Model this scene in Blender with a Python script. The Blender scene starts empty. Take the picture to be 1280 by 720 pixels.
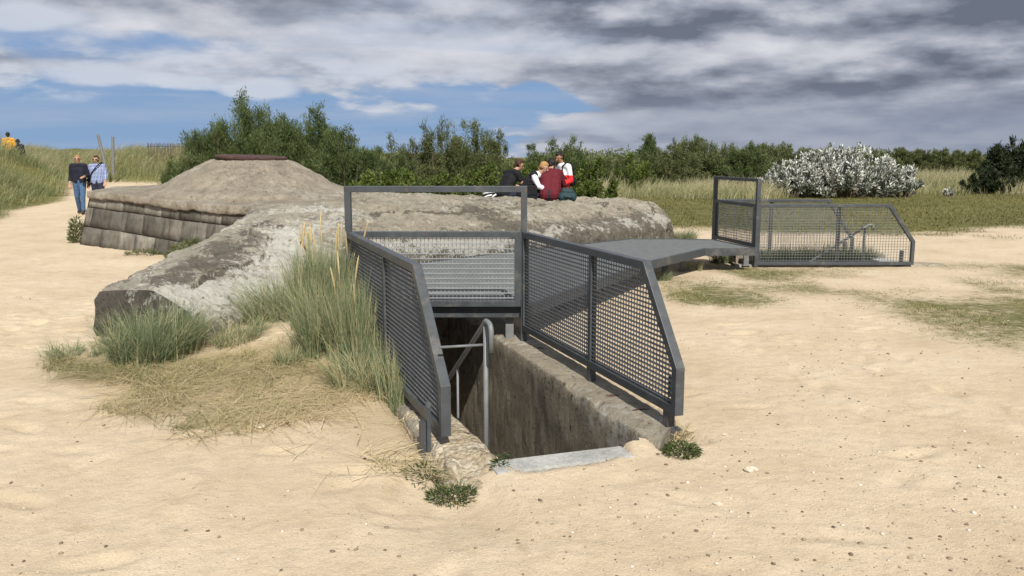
import bpy, bmesh, math, random
import numpy as np
from mathutils import Vector, Matrix

random.seed(7)
RNG = np.random.default_rng(11)
SC = bpy.context.scene
COL = SC.collection
PI = math.pi
R = math.radians

# ------------------------------------------------------------------ camera model
F = 1060.0
PITCH = math.atan(165.0 / F)
CH = 1.70
CP, SP = math.cos(PITCH), math.sin(PITCH)

def ray(px, py):
    rx = (px - 640) / F
    ry = -(py - 360) / F
    return Vector((rx, CP + ry * SP, -SP + ry * CP))

def at(px, py, z=0.0):
    d = ray(px, py)
    t = (z - CH) / d.z
    return Vector((d.x * t, d.y * t, z))

def atd(px, py, y):
    d = ray(px, py)
    t = y / d.y
    return Vector((d.x * t, y, CH + d.z * t))

# ------------------------------------------------------------------ noise (numpy)
def _hash(ix, iy, iz):
    n = (ix.astype(np.int64) * 374761393 + iy.astype(np.int64) * 668265263 + iz.astype(np.int64) * 2147483647) & 0x7fffffff
    n = ((n ^ (n >> 13)) * 1274126177) & 0x7fffffff
    n = (n ^ (n >> 16)) & 0xffff
    return n / 65535.0

def vnoise(p):
    p = np.asarray(p, float)
    i = np.floor(p)
    f = p - i
    f = f * f * (3 - 2 * f)
    x, y, z = i[..., 0], i[..., 1], i[..., 2]
    r = 0
    for dx in (0, 1):
        for dy in (0, 1):
            for dz in (0, 1):
                w = (f[..., 0] if dx else 1 - f[..., 0]) * (f[..., 1] if dy else 1 - f[..., 1]) * (f[..., 2] if dz else 1 - f[..., 2])
                r = r + w * _hash(x + dx, y + dy, z + dz)
    return r * 2 - 1

def fbm(p, octs=4, gain=0.5):
    p = np.asarray(p, float)
    a, s, r = 1.0, 1.0, 0
    for o in range(octs):
        r = r + a * vnoise(p * s + o * 17.3)
        a *= gain
        s *= 2.03
    return r

def sstep(a, b, x):
    t = np.clip((x - a) / (b - a), 0, 1)
    return t * t * (3 - 2 * t)

# ------------------------------------------------------------------ object helpers
def tag(o, label=None, cat=None, group=None, kind=None):
    if label: o['label'] = label
    if cat: o['category'] = cat
    if group: o['group'] = group
    if kind: o['kind'] = kind
    return o

def empty(name, loc, label=None, cat=None, group=None, rz=0.0):
    o = bpy.data.objects.new(name, None)
    COL.objects.link(o)
    o.location = loc
    o.rotation_euler = (0, 0, rz)
    o.empty_display_size = 0.2
    return tag(o, label, cat, group)

def link(name, me, mat=None, parent=None):
    o = bpy.data.objects.new(name, me)
    COL.objects.link(o)
    if mat is not None:
        if isinstance(mat, (list, tuple)):
            for m in mat: me.materials.append(m)
        else:
            me.materials.append(mat)
    if parent is not None:
        o.parent = parent
    return o

def rebase(me, parent):
    """world-space mesh under an unrotated Empty"""
    if parent is not None:
        l = parent.location
        me.transform(Matrix.Translation((-l[0], -l[1], -l[2])))

def npmesh(name, verts, faces, mat=None, parent=None, smooth=False, attrs=None, world=True):
    me = bpy.data.meshes.new(name)
    verts = np.asarray(verts, np.float32).reshape(-1, 3)
    if isinstance(faces, np.ndarray):
        nf, k = faces.shape
        me.vertices.add(len(verts))
        me.vertices.foreach_set('co', verts.ravel())
        me.loops.add(nf * k)
        me.loops.foreach_set('vertex_index', faces.astype(np.int32).ravel())
        me.polygons.add(nf)
        me.polygons.foreach_set('loop_start', np.arange(0, nf * k, k, dtype=np.int32))
        me.polygons.foreach_set('loop_total', np.full(nf, k, np.int32))
        me.update(calc_edges=True)
    else:
        me.from_pydata([tuple(map(float, v)) for v in verts], [], faces)
        me.update()
    if attrs:
        for k_, v_ in attrs.items():
            a = me.attributes.new(k_, 'FLOAT', 'POINT')
            a.data.foreach_set('value', np.asarray(v_, np.float32))
    if smooth:
        me.polygons.foreach_set('use_smooth', np.ones(len(me.polygons), bool))
    if world: rebase(me, parent)
    return link(name, me, mat, parent)

class MB:
    """collects shapes into one mesh"""
    def __init__(s):
        s.v = []; s.f = []
    def add(s, vs, fs):
        n = len(s.v)
        s.v += [tuple(v) for v in vs]
        s.f += [tuple(i + n for i in f) for f in fs]
    def box(s, c, dx, dy, dz, X=Vector((1, 0, 0)), Y=Vector((0, 1, 0)), Z=Vector((0, 0, 1))):
        c = Vector(c); hx, hy, hz = X * dx / 2, Y * dy / 2, Z * dz / 2
        vs = [c - hx - hy - hz, c + hx - hy - hz, c + hx + hy - hz, c - hx + hy - hz,
              c - hx - hy + hz, c + hx - hy + hz, c + hx + hy + hz, c - hx + hy + hz]
        s.add(vs, [(3, 2, 1, 0), (4, 5, 6, 7), (0, 1, 5, 4), (1, 2, 6, 5), (2, 3, 7, 6), (3, 0, 4, 7)])
    def beam(s, a, b, w, h, up=Vector((0, 0, 1))):
        a, b = Vector(a), Vector(b)
        X = (b - a); L = X.length; X.normalize()
        Y = up.cross(X)
        if Y.length < 1e-4: Y = Vector((0, 1, 0)).cross(X)
        Y.normalize()
        Z = X.cross(Y)
        s.box((a + b) / 2, L, w, h, X, Y, Z)
    def tube(s, pts, r, n=10, cap=True):
        pts = [Vector(p) for p in pts]
        rs = r if isinstance(r, (list, tuple)) else [r] * len(pts)
        base = len(s.v)
        prevN = None
        for i, p in enumerate(pts):
            if i == 0: t = pts[1] - pts[0]
            elif i == len(pts) - 1: t = pts[-1] - pts[-2]
            else: t = (pts[i + 1] - p).normalized() + (p - pts[i - 1]).normalized()
            if t.length < 1e-9: t = Vector((0, 0, 1))
            t.normalize()
            if prevN is None:
                a = Vector((0, 0, 1)) if abs(t.z) < 0.9 else Vector((1, 0, 0))
                nn = t.cross(a).normalized()
            else:
                nn = prevN - t * prevN.dot(t)
                if nn.length < 1e-6: nn = t.orthogonal()
                nn.normalize()
            prevN = nn
            bb = t.cross(nn)
            for k in range(n):
                a = 2 * PI * k / n
                s.v.append(tuple(p + (nn * math.cos(a) + bb * math.sin(a)) * rs[i]))
        for i in range(len(pts) - 1):
            for k in range(n):
                k2 = (k + 1) % n
                s.f.append((base + i * n + k, base + i * n + k2, base + (i + 1) * n + k2, base + (i + 1) * n + k))
        if cap:
            s.f.append(tuple(base + k for k in reversed(range(n))))
            s.f.append(tuple(base + (len(pts) - 1) * n + k for k in range(n)))
    def prism(s, poly, z0, z1):
        n = len(poly)
        vs = [(p[0], p[1], z0) for p in poly] + [(p[0], p[1], z1) for p in poly]
        fs = [tuple(reversed(range(n))), tuple(range(n, 2 * n))]
        fs += [(i, (i + 1) % n, n + (i + 1) % n, n + i) for i in range(n)]
        s.add(vs, fs)
    def build(s, name, mat, parent=None, smooth=False, bevel=0.0, world=True):
        me = bpy.data.meshes.new(name)
        me.from_pydata(s.v, [], s.f)
        bm = bmesh.new(); bm.from_mesh(me)
        bmesh.ops.recalc_face_normals(bm, faces=bm.faces)
        if bevel:
            es = [e for e in bm.edges if len(e.link_faces) == 2 and e.calc_face_angle(0) > 0.7]
            bmesh.ops.bevel(bm, geom=es, offset=bevel, segments=2, affect='EDGES', profile=0.6)
        bm.to_mesh(me); bm.free()
        if smooth:
            me.polygons.foreach_set('use_smooth', np.ones(len(me.polygons), bool))
        if world: rebase(me, parent)
        return link(name, me, mat, parent)

# ------------------------------------------------------------------ materials
class NT:
    def __init__(s, name, world=None):
        if world: s.t = world.node_tree
        else:
            s.m = bpy.data.materials.new(name); s.m.use_nodes = True
            s.t = s.m.node_tree
        s.t.nodes.clear()
    def n(s, typ, **kw):
        nd = s.t.nodes.new(typ)
        for k, v in kw.items():
            if k.startswith('i_'):
                key = k[2:]
                key = int(key) if key.isdigit() else key.replace('_', ' ')
                s.put(nd, key, v)
            else: setattr(nd, k, v)
        return nd
    def put(s, nd, key, v):
        sock = nd.inputs[key]
        if isinstance(v, bpy.types.NodeSocket): s.t.links.new(v, sock)
        elif isinstance(v, bpy.types.Node): s.t.links.new(v.outputs[0], sock)
        else: sock.default_value = v
    def math(s, op, a, b=0.0, clamp=False, c=None):
        nd = s.n('ShaderNodeMath', operation=op, use_clamp=clamp)
        s.put(nd, 0, a); s.put(nd, 1, b)
        if c is not None: s.put(nd, 2, c)
        return nd.outputs[0]
    def noise(s, vec, scale, detail=5, rough=0.55, dist=0.0):
        nd = s.n('ShaderNodeTexNoise')
        if vec is not None: s.put(nd, 'Vector', vec)
        nd.inputs['Scale'].default_value = scale; nd.inputs['Detail'].default_value = detail
        nd.inputs['Roughness'].default_value = rough; nd.inputs['Distortion'].default_value = dist
        return nd.outputs['Fac']
    def ramp(s, fac, stops, interp='LINEAR'):
        nd = s.n('ShaderNodeValToRGB')
        cr = nd.color_ramp; cr.interpolation = interp
        while len(cr.elements) < len(stops): cr.elements.new(0.5)
        for e, (p, c) in zip(cr.elements, stops):
            e.position = p
            e.color = (c, c, c, 1) if isinstance(c, (int, float)) else (c[0], c[1], c[2], 1)
        s.put(nd, 'Fac', fac)
        return nd.outputs['Color']
    def mix(s, fac, a, b, typ='MIX'):
        nd = s.n('ShaderNodeMix', data_type='RGBA', blend_type=typ)
        s.put(nd, 0, fac)
        for key, v in ((6, a), (7, b)):
            if isinstance(v, (tuple, list)): v = (v[0], v[1], v[2], 1)
            s.put(nd, key, v)
        return nd.outputs[2]
    def smooth(s, x, a, b):
        nd = s.n('ShaderNodeMapRange', interpolation_type='SMOOTHSTEP')
        s.put(nd, 0, x); nd.inputs[1].default_value = a; nd.inputs[2].default_value = b
        nd.inputs[3].default_value = 0; nd.inputs[4].default_value = 1
        return nd.outputs[0]
    def obj(s):
        return s.n('ShaderNodeTexCoord').outputs['Object']
    def pos(s):
        return s.n('ShaderNodeNewGeometry').outputs['Position']
    def attr(s, name):
        return s.n('ShaderNodeAttribute', attribute_name=name).outputs['Fac']
    def bump(s, h, strength=0.5, dist=0.02, normal=None):
        nd = s.n('ShaderNodeBump')
        nd.inputs['Strength'].default_value = strength; nd.inputs['Distance'].default_value = dist
        s.put(nd, 'Height', h)
        if normal is not None: s.put(nd, 'Normal', normal)
        return nd.outputs[0]
    def out(s, color, rough=0.8, normal=None, metal=0.0, spec=0.5, trans=None):
        b = s.n('ShaderNodeBsdfPrincipled')
        s.put(b, 'Base Color', (*color, 1) if isinstance(color, tuple) else color)
        s.put(b, 'Roughness', rough); s.put(b, 'Metallic', metal)
        b.inputs['Specular IOR Level'].default_value = spec
        if normal is not None: s.put(b, 'Normal', normal)
        sh = b.outputs[0]
        if trans is not None:
            tr = s.n('ShaderNodeBsdfTranslucent')
            s.put(tr, 'Color', (*color, 1) if isinstance(color, tuple) else color)
            mx = s.n('ShaderNodeMixShader')
            mx.inputs[0].default_value = trans
            s.t.links.new(sh, mx.inputs[1]); s.t.links.new(tr.outputs[0], mx.inputs[2])
            sh = mx.outputs[0]
        o = s.n('ShaderNodeOutputMaterial')
        s.t.links.new(sh, o.inputs['Surface'])
        return s.m

def mat_leaf(name, c1, c2, c3, rough=0.6, trans=0.25, spec=0.25):
    k = NT(name)
    col = k.ramp(k.attr('rnd'), [(0.0, c1), (0.55, c2), (1.0, c3)])
    return k.out(col, rough, trans=trans, spec=spec)

def mat_plain(name, c, rough=0.7, var=0.25, scale=25, metal=0.0, bump=0.0, spec=0.4):
    k = NT(name)
    n = k.noise(k.pos(), scale, 5)
    d = tuple(x * (1 - var) for x in c); l = tuple(min(1, x * (1 + var)) for x in c)
    col = k.ramp(n, [(0.3, d), (0.7, l)])
    nrm = k.bump(n, bump, 0.01) if bump else None
    return k.out(col, rough, nrm, metal, spec)

def mat_concrete(name, base=(.36, .33, .27), pale=(.52, .49, .42), dark=(.07, .062, .05), lichen=0.5, stain=0.5, zlow=None, grain=1.0, attrs=False):
    k = NT(name)
    p = k.pos()
    region = k.noise(p, .75, 5, .6)
    region2 = k.noise(k.n('ShaderNodeVectorMath', operation='ADD', i_0=p, i_1=(13.0, 5.0, 7.0)).outputs[0], 1.1, 5, .6)
    med = k.noise(p, 3.0, 12, .70)
    rough_n = k.noise(p, 7.5, 12, .76)
    rough_w = k.noise(k.n('ShaderNodeVectorMath', operation='ADD', i_0=p, i_1=(3.0, 9.0, 1.0)).outputs[0], 10, 12, .78)
    fine = k.noise(p, 55, 8, .75)
    col = k.ramp(med, [(0.30, tuple(x * .55 for x in base)), (0.44, tuple(x * .85 for x in base)), (0.54, base), (0.70, pale)])
    col = k.mix(.75, col, k.ramp(fine, [(.30, .55), (.5, 1.0), (.68, 1.25)]), 'MULTIPLY')
    # soot-black lichen and run-off stains
    mp = k.n('ShaderNodeMapping'); mp.inputs['Scale'].default_value = (5, 5, 0.9)
    k.put(mp, 'Vector', p)
    streak = k.noise(mp.outputs[0], 1.2, 8, .65)
    ds = k.math('ADD', rough_n, k.math('MULTIPLY', k.math('SUBTRACT', region, .5), .9))
    ds = k.math('ADD', ds, k.math('MULTIPLY', k.math('SUBTRACT', streak, .5), .45))
    if attrs: ds = k.math('ADD', ds, k.math('MULTIPLY', k.attr('dark'), .34))
    st = k.math('MULTIPLY', k.smooth(ds, .56, .68), stain, clamp=True)
    if zlow is not None:
        z = k.n('ShaderNodeSeparateXYZ'); k.put(z, 0, p)
        bz = k.math('ADD', z.outputs[2], k.math('MULTIPLY', k.math('SUBTRACT', k.math('ADD', k.math('MULTIPLY', streak, .5), k.math('MULTIPLY', rough_n, .5)), .5), 1.7))
        st = k.math('MAXIMUM', st, k.math('MULTIPLY', k.smooth(bz, zlow + .22, zlow - .12), .8))
    col = k.mix(st, col, dark)
    # white lichen crust
    wl = k.math('ADD', rough_w, k.math('MULTIPLY', k.math('SUBTRACT', region2, .5), .8))
    if attrs: wl = k.math('ADD', wl, k.math('MULTIPLY', k.attr('white'), .26))
    sp = k.math('MULTIPLY', k.smooth(wl, .58, .66), lichen, clamp=True)
    col = k.mix(sp, col, (.60, .585, .52))
    pits = k.smooth(k.noise(p, 24, 9, .75), .40, .33)
    col = k.mix(k.math('MULTIPLY', pits, .7), col, dark)
    h = k.math('ADD', k.math('MULTIPLY', fine, .45), k.math('ADD', k.math('MULTIPLY', rough_n, .9), k.math('MULTIPLY', pits, -.5)))
    nrm = k.bump(h, .95 * grain, .065)
    return k.out(col, .92, nrm, spec=.2)

M = {}
M['roof'] = mat_concrete('roof_concrete', base=(.38, .34, .265), pale=(.50, .46, .37), lichen=.6, stain=.7, zlow=.46, attrs=True)
M['wing'] = mat_concrete('wing_concrete', base=(.40, .365, .295), pale=(.56, .525, .45), lichen=.9, stain=.7, attrs=True)
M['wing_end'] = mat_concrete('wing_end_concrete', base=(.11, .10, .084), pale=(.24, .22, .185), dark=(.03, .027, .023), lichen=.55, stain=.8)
M['dome'] = mat_concrete('dome_concrete', base=(.40, .35, .275), pale=(.52, .475, .385), lichen=.4, stain=.35, grain=1.2)
M['pitwall'] = mat_concrete('stairwell_concrete', base=(.39, .34, .262), pale=(.52, .465, .365), dark=(.07, .058, .045), lichen=.7, stain=.6, grain=1.2)
M['walltop'] = mat_concrete('walltop_concrete', base=(.42, .37, .285), pale=(.54, .49, .39), lichen=.6, stain=.35)
M['slab'] = mat_concrete('pale_slab', base=(.40, .395, .375), pale=(.48, .475, .455), dark=(.25, .24, .22), lichen=.05, stain=.15, grain=.3)

def mat_stub():
    k = NT('broken_wall_end')
    p = k.pos()
    v = k.n('ShaderNodeTexVoronoi'); v.inputs['Scale'].default_value = 34; k.put(v, 'Vector', p)
    n = k.noise(p, 7, 7, .65)
    col = k.ramp(k.noise(p, 9, 12, .75), [(.3, (.30, .24, .15)), (.45, (.47, .39, .27)), (.6, (.62, .55, .43))])
    z = k.n('ShaderNodeSeparateXYZ'); k.put(z, 0, p)
    yl = k.math('MULTIPLY', k.smooth(k.noise(p, 4, 6), .50, .60), k.smooth(z.outputs[2], .0, -.08))
    col = k.mix(k.math('MULTIPLY', yl, .75), col, (.48, .31, .05))
    hv = k.ramp(k.n('ShaderNodeTexWhiteNoise', i_Vector=v.outputs['Position']).outputs[0], [(0, .6), (1, 1.25)])
    col = k.mix(.45, col, hv, 'MULTIPLY')
    col = k.mix(k.math('MULTIPLY', k.smooth(v.outputs['Distance'], .45, .8), .35), col, (.13, .09, .05))
    h = k.math('ADD', k.math('MULTIPLY', v.outputs['Distance'], -.6), k.noise(p, 14, 10, .75))
    return k.out(col, .92, k.bump(h, .9, .04), spec=.2)
M['stub'] = mat_stub()

def mat_paint(name, c, rough=.42):
    k = NT(name)
    p = k.pos()
    n = k.noise(p, 9, 6, .6)
    f = k.noise(p, 120, 4, .6)
    col = k.ramp(n, [(.3, tuple(x * .82 for x in c)), (.7, tuple(x * 1.15 for x in c))])
    dirt = k.math('ADD', k.math('MULTIPLY', k.smooth(f, .60, .75), .35), k.math('MULTIPLY', k.smooth(k.noise(p, 5, 9, .7), .52, .66), .22), clamp=True)
    col = k.mix(dirt, col, (.28, .25, .2))
    rs = k.smooth(k.math('ADD', k.noise(p, 26, 8, .7), k.math('MULTIPLY', k.math('SUBTRACT', k.noise(p, 1.7, 3), .5), .5)), .66, .71)
    col = k.mix(k.math('MULTIPLY', rs, .7), col, (.16, .075, .04))
    return k.out(col, k.ramp(n, [(.3, rough - .06), (.7, rough + .14)]), k.bump(f, .08, .003), spec=.45)
M['paint'] = mat_paint('slate_grey_paint', (.058, .066, .074))
M['grate'] = mat_paint('grey_grating_paint', (.165, .172, .175), .45)
M['deck'] = mat_paint('deck_grating_paint', (.150, .163, .168), .5)
M['bars'] = mat_paint('pale_bar_paint', (.27, .285, .29), .5)
M['galv'] = mat_paint('galvanised_tube', (.16, .172, .18), .42)

def mat_rust():
    k = NT('rusty_steel')
    n = k.noise(k.pos(), 11, 8, .65)
    col = k.ramp(n, [(.3, (.035, .022, .020)), (.5, (.070, .038, .032)), (.72, (.12, .060, .042))])
    return k.out(col, .75, k.bump(n, .4, .01), spec=.3)
M['rust'] = mat_rust()

def mat_blocks():
    k = NT('stained_concrete_blocks')
    p = k.pos()
    n = k.noise(p, 3.2, 7, .65); f = k.noise(p, 45, 5, .7)
    col = k.ramp(n, [(.3, (.095, .088, .075)), (.5, (.18, .166, .14)), (.7, (.28, .26, .215))])
    col = k.mix(.85, col, k.ramp(k.attr('rnd'), [(0, .5), (.7, 1.0), (1, 1.9)]), 'MULTIPLY')
    mp = k.n('ShaderNodeMapping'); mp.inputs['Scale'].default_value = (7, 7, .7); k.put(mp, 'Vector', p)
    s_ = k.smooth(k.noise(mp.outputs[0], 1.5, 5), .52, .66)
    col = k.mix(k.math('MULTIPLY', s_, .45), col, (.03, .028, .025))
    col = k.mix(k.math('MULTIPLY', k.smooth(f, .66, .76), .6), col, (.4, .38, .33))
    return k.out(col, .95, k.bump(k.math('ADD', f, n), .7, .03), spec=.15)
M['blocks'] = mat_blocks()
M['mortar'] = mat_plain('crumbling_mortar', (.11, .10, .085), .95, .8, 9, bump=.6)

# ------------------------------------------------------------------ layout of the near stairwell and its guard rails
TOP = 1.03
YF = 7.62          # the cross panel's distance
PB = .13           # underside of the side panels
RP_near = at(849, 520, PB); RP_far = at(655, 410, .03)
RP_far = atd(655, 290, YF); RP_far.z = 0
LP_near = at(558, 546, .10); LP_far = atd(436, 290, YF); LP_far.z = 0
RP_near.z = 0; LP_near.z = 0
axis = ((RP_far - RP_near).normalized() + (LP_far - LP_near).normalized()).normalized()   # towards the bunker
side = Vector((axis.y, -axis.x, 0))                                                      # to the right
Ri = at(640, 439, 0); Ri2 = at(800, 547, 0)
raxis = (Ri - Ri2).normalized()
Li = at(563, 526, 0); Li2 = at(622, 589, 0)
PIT_END = 9.6
def on_line(a, b, y):
    t = (y - a.y) / (b.y - a.y)
    return a + (b - a) * t
R_in = lambda y: on_line(Ri2, Ri, y)
def L_in(y):
    p = Li2 + raxis * ((y - Li2.y) / raxis.y); return p
PERP = Vector((raxis.y, -raxis.x, 0))     # right of the stair axis
print('RP', RP_near, RP_far, 'LP', LP_near, LP_far, 'Rin', R_in(5), 'Lin', L_in(5), 'ax', axis, raxis)

# far stairwell
FP0 = at(944, 331, .03); FP1 = at(1141, 331, .03)
FP0.z = FP1.z = 0
FB0 = Vector((FP0.x - .30, FP0.y + 1.5, 0)); FB1 = Vector((FP1.x - .30 + .0, FP1.y + 1.5, 0))
print('FP', FP0, FP1, FB0, FB1)

SLABL = at(628, 581, 0); SLABR = at(775, 567, 0)

# ------------------------------------------------------------------ terrain
def dune_s(x, y):
    # signed distance to the left of the dune foot line
    ax_, ay_ = -12.7, 21.0; bx_, by_ = -16.2, 31.5
    dx, dy = bx_ - ax_, by_ - ay_; L = math.hypot(dx, dy)
    s1 = -((x - ax_) * dy - (y - ay_) * dx) / L
    wob = .5 * np.sin(y * .45) + .3 * np.sin(y * 1.1 + 1)
    return s1 + wob * .6

def terrain(x, y):
    x = np.asarray(x, float); y = np.asarray(y, float)
    z = .05 * np.sin(x * .35 + .6) * np.sin(y * .27) * sstep(9, 16, y)
    s = dune_s(x, y)
    left = sstep(.0, 4.2, s) * 1.45 + sstep(3, 9, s) * .5
    left = left * sstep(12, 20, y)
    bumps = .22 * fbm(np.stack([x * .35, y * .35, 0 * x], -1), 3)
    z = z + left * (1 + bumps)
    # path climbing between dune and bunker
    z = z + .45 * sstep(22, 38, y) * sstep(-9, -12, x) * (1 - sstep(0, 3, s))
    # crest and hollow where walkers pass behind the dune
    z = z + .62 * np.exp(-((x + 19.6) / 2.6) ** 2 - ((y - 33.0) / 1.7) ** 2) - .55 * np.exp(-((x + 22.4) / 2.2) ** 2 - ((y - 37.6) / 1.5) ** 2)
    # dune behind the bunker, left
    back = sstep(37, 43, y + .35 * (x + 16)) * sstep(-5, -12, x)
    z = z + back * (1.25 + bumps * 1.2) * (1 - sstep(0, 4, s))
    # gentle rise beneath the far hedges
    z = z + .35 * sstep(40, 48, y) * sstep(-4, 2, x) + .2 * sstep(55, 70, y)
    # grass bank between wing wall and left rail
    d2 = ((x + 1.75) / .95) ** 2 + ((y - 7.9) / 1.35) ** 2
    z = z + .26 * np.exp(-d2)
    # sand lower beside the broken wall end
    e = (x - Li2.x) * raxis.x + (y - Li2.y) * raxis.y; f_ = (x - Li2.x) * PERP.x + (y - Li2.y) * PERP.y
    z = z - .085 * np.exp(-((e + .25) / .42) ** 2 - ((f_ + .34) / .30) ** 2) * sstep(.02, -.12, f_)
    # bed of the pale top step and the wall tops
    wv = (R_in(5.5) - L_in(5.5)).dot(PERP)
    sp_ = [(at(a_, b_, 0) - Li2) for a_, b_ in ((600, 566), (628, 582), (660, 593), (760, 577), (777, 566), (800, 545))]
    uf = np.interp(f_, [q_.dot(PERP) for q_ in sp_], [q_.dot(raxis) for q_ in sp_]) + .006 * np.sin(f_ * 23) + .004 * np.sin(f_ * 61)
    z = z + .016 * np.exp(-((e - uf + .03) / .10) ** 2) * sstep(-.1, .1, f_) * sstep(wv + .2, wv, f_)
    z = z - .07 * sstep(-.012, .02, e - uf) * sstep(-.06, .0, f_) * sstep(wv * .88, wv * .80, f_) * sstep(1, .8, e)
    z = z + .022 * np.exp(-((f_ - wv * .95) / .10) ** 2 - ((e - .22) / .16) ** 2)
    z = z - .07 * sstep(.02, .10, e + .0) * sstep(wv + .40, wv + .34, f_) * sstep(-.36, -.30, f_) * sstep(6, 5.6, e) * (1 - sstep(.32, .24, e) * sstep(wv * .78, wv * .84, f_) * sstep(wv * 1.1, wv * 1.0, f_))
    # scour in front of the block wall
    d3 = ((x + 5.6) / 1.5) ** 2 + ((y - 13.6) / .9) ** 2
    z = z + .03 * np.exp(-d3)
    return z

def micro(x, y):
    """trampled sand"""
    p = np.stack([x, y, 0 * x], -1)
    m = .006 * fbm(p * 1.1, 2) + .0035 * fbm(p * 6.0, 3)
    return m

FEET = []
for i in range(1500):
    if i < 600: a, b = random.uniform(-9, 9), random.uniform(2.6, 14)
    else:
        b = random.uniform(7, 28); a = -.42 * b + random.uniform(-2.5, 1.3)
    FEET.append((a, b, random.uniform(0, PI), random.uniform(.007, .020)))

def feet(x, y):
    z = np.zeros_like(x)
    for (a, b, an, dp) in FEET:
        m = (np.abs(x - a) < .34) & (np.abs(y - b) < .34)
        if not m.any(): continue
        u = (x[m] - a) * math.cos(an) + (y[m] - b) * math.sin(an)
        v = -(x[m] - a) * math.sin(an) + (y[m] - b) * math.cos(an)
        q = (u / .14) ** 2 + (v / .055) ** 2
        z[m] += -dp * np.exp(-q) + dp * .55 * np.exp(-((np.sqrt(q) - 1.7) / .5) ** 2)
    return z

def TZ(x, y):
    return float(terrain(np.array([x]), np.array([y]))[0])

def in_pit(x, y):
    """inside a stairwell opening (to the middle of its walls)"""
    rel_x = x - Li2.x; rel_y = y - Li2.y
    u = rel_x * raxis.x + rel_y * raxis.y
    v = rel_x * PERP.x + rel_y * PERP.y
    wid = (R_in(5.5) - L_in(5.5)).dot(PERP)
    slabu = (SLABL - Li2).dot(raxis) + .0
    a = (u > slabu + .10) & (u < 5.6) & (v > -.10) & (v < wid + .10)
    b = (x > FP0.x - .05) & (x < FP1.x - .15) & (y > FP0.y + .22) & (y < FB0.y - .22)
    return a | b

def grow(a0, step, end, ratio):
    out = []; s = step; a = a0
    while a < end:
        s *= ratio; a += s; out.append(a)
    return out

def grass_mask(x, y):
    p = np.stack([x * .25, y * .25, 0 * x + 3], -1)
    n = fbm(p, 4)
    nb = fbm(np.stack([x * 1.1, y * .8, 0 * x + 9], -1), 4)
    edge = 17.6 + .22 * np.maximum(0, x - 10) + n * 2.2 + 3.2 * sstep(8, 3, x)
    g = sstep(-1.2, 1.6, y - edge) * sstep(1.5, 3.5, x)
    g = np.maximum(g, sstep(19, 22, y) * sstep(-6, -3, x))
    # thin patches on the trampled sand, right
    p1 = sstep(9.8, 10.8, y) * sstep(14.2, 12.8, y) * sstep(1.9, 3.6, x) * .46
    p2 = sstep(6.2, 8.0, y) * sstep(11.5, 9.5, y) * sstep(2.8, 5.0, x) * .50
    p3 = sstep(9.0, 10.0, y) * sstep(12.6, 11.4, y) * sstep(1.6, 2.1, x) * sstep(4.0, 2.6, x) * .5
    p4 = sstep(14, 16.5, y) * sstep(5.5, 8, x) * .26
    patch = np.maximum(np.maximum(p1, p2), np.maximum(p3, p4))
    g = np.maximum(g, np.clip(patch * (1 + .9 * nb), 0, 1))
    # dunes
    s = dune_s(x, y)
    g = np.maximum(g, sstep(-.2, .9, s + n * .5) * sstep(14, 20, y))
    back = sstep(36.5, 39, y + .35 * (x + 16) + n) * sstep(-6, -9, x)
    g = np.maximum(g, back)
    return g

def straw_mask(x, y):
    nb = fbm(np.stack([x * 1.6, y * 1.3, 0 * x + 5], -1), 4)
    d = ((x + 1.55 + .45 * (y - 5.9)) / 1.25) ** 2 + ((y - 6.0) / 1.35) ** 2
    d2 = ((x + 3.0) / .9) ** 2 + ((y - 7.0) / .75) ** 2
    d3 = ((x + .95) / .50) ** 2 + ((y - 5.0) / .62) ** 2
    return np.clip(np.maximum(np.maximum(sstep(1.25, .35, d + nb * .45), .6 * sstep(1.25, .35, d3 + nb * .5)), sstep(1.2, .4, d2 + nb * .4)), 0, 1)

def build_ground():
    xs = list(np.arange(-5.2, 5.21, .04))
    xs = [-v for v in reversed(grow(5.2, .045, 420, 1.035))] + xs + grow(5.2, .045, 420, 1.035)
    ys = list(np.arange(1.0, 3.0, .08)) + list(np.arange(3.0, 9.4, .035)) + grow(9.4, .037, 620, 1.026)
    ys = [-60, -20, -6, -2, 0] + ys
    X, Y = np.meshgrid(np.array(xs), np.array(ys))
    Z = terrain(X, Y)
    near = sstep(34, 12, Y) * sstep(30, 14, np.abs(X))
    Z = Z + micro(X, Y) * near + feet(X, Y) * (1 - .8 * grass_mask(X, Y))
    # sand dips to the step slab, heaps against walls
    v = np.stack([X, Y, Z], -1).reshape(-1, 3)
    ny, nx = X.shape
    idx = np.arange(ny * nx).reshape(ny, nx)
    q = np.stack([idx[:-1, :-1], idx[:-1, 1:], idx[1:, 1:], idx[1:, :-1]], -1).reshape(-1, 4)
    ins = in_pit(X, Y).ravel()
    keep = ~ins[q].any(1)
    g = grass_mask(X, Y).ravel(); st = straw_mask(X, Y).ravel()
    o = npmesh('ground', v, q[keep], M['ground'], smooth=True, attrs={'grass': g, 'straw': st})
    tag(o, 'pale trampled sand with olive grass field and dune banks', 'ground', kind='structure')

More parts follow.
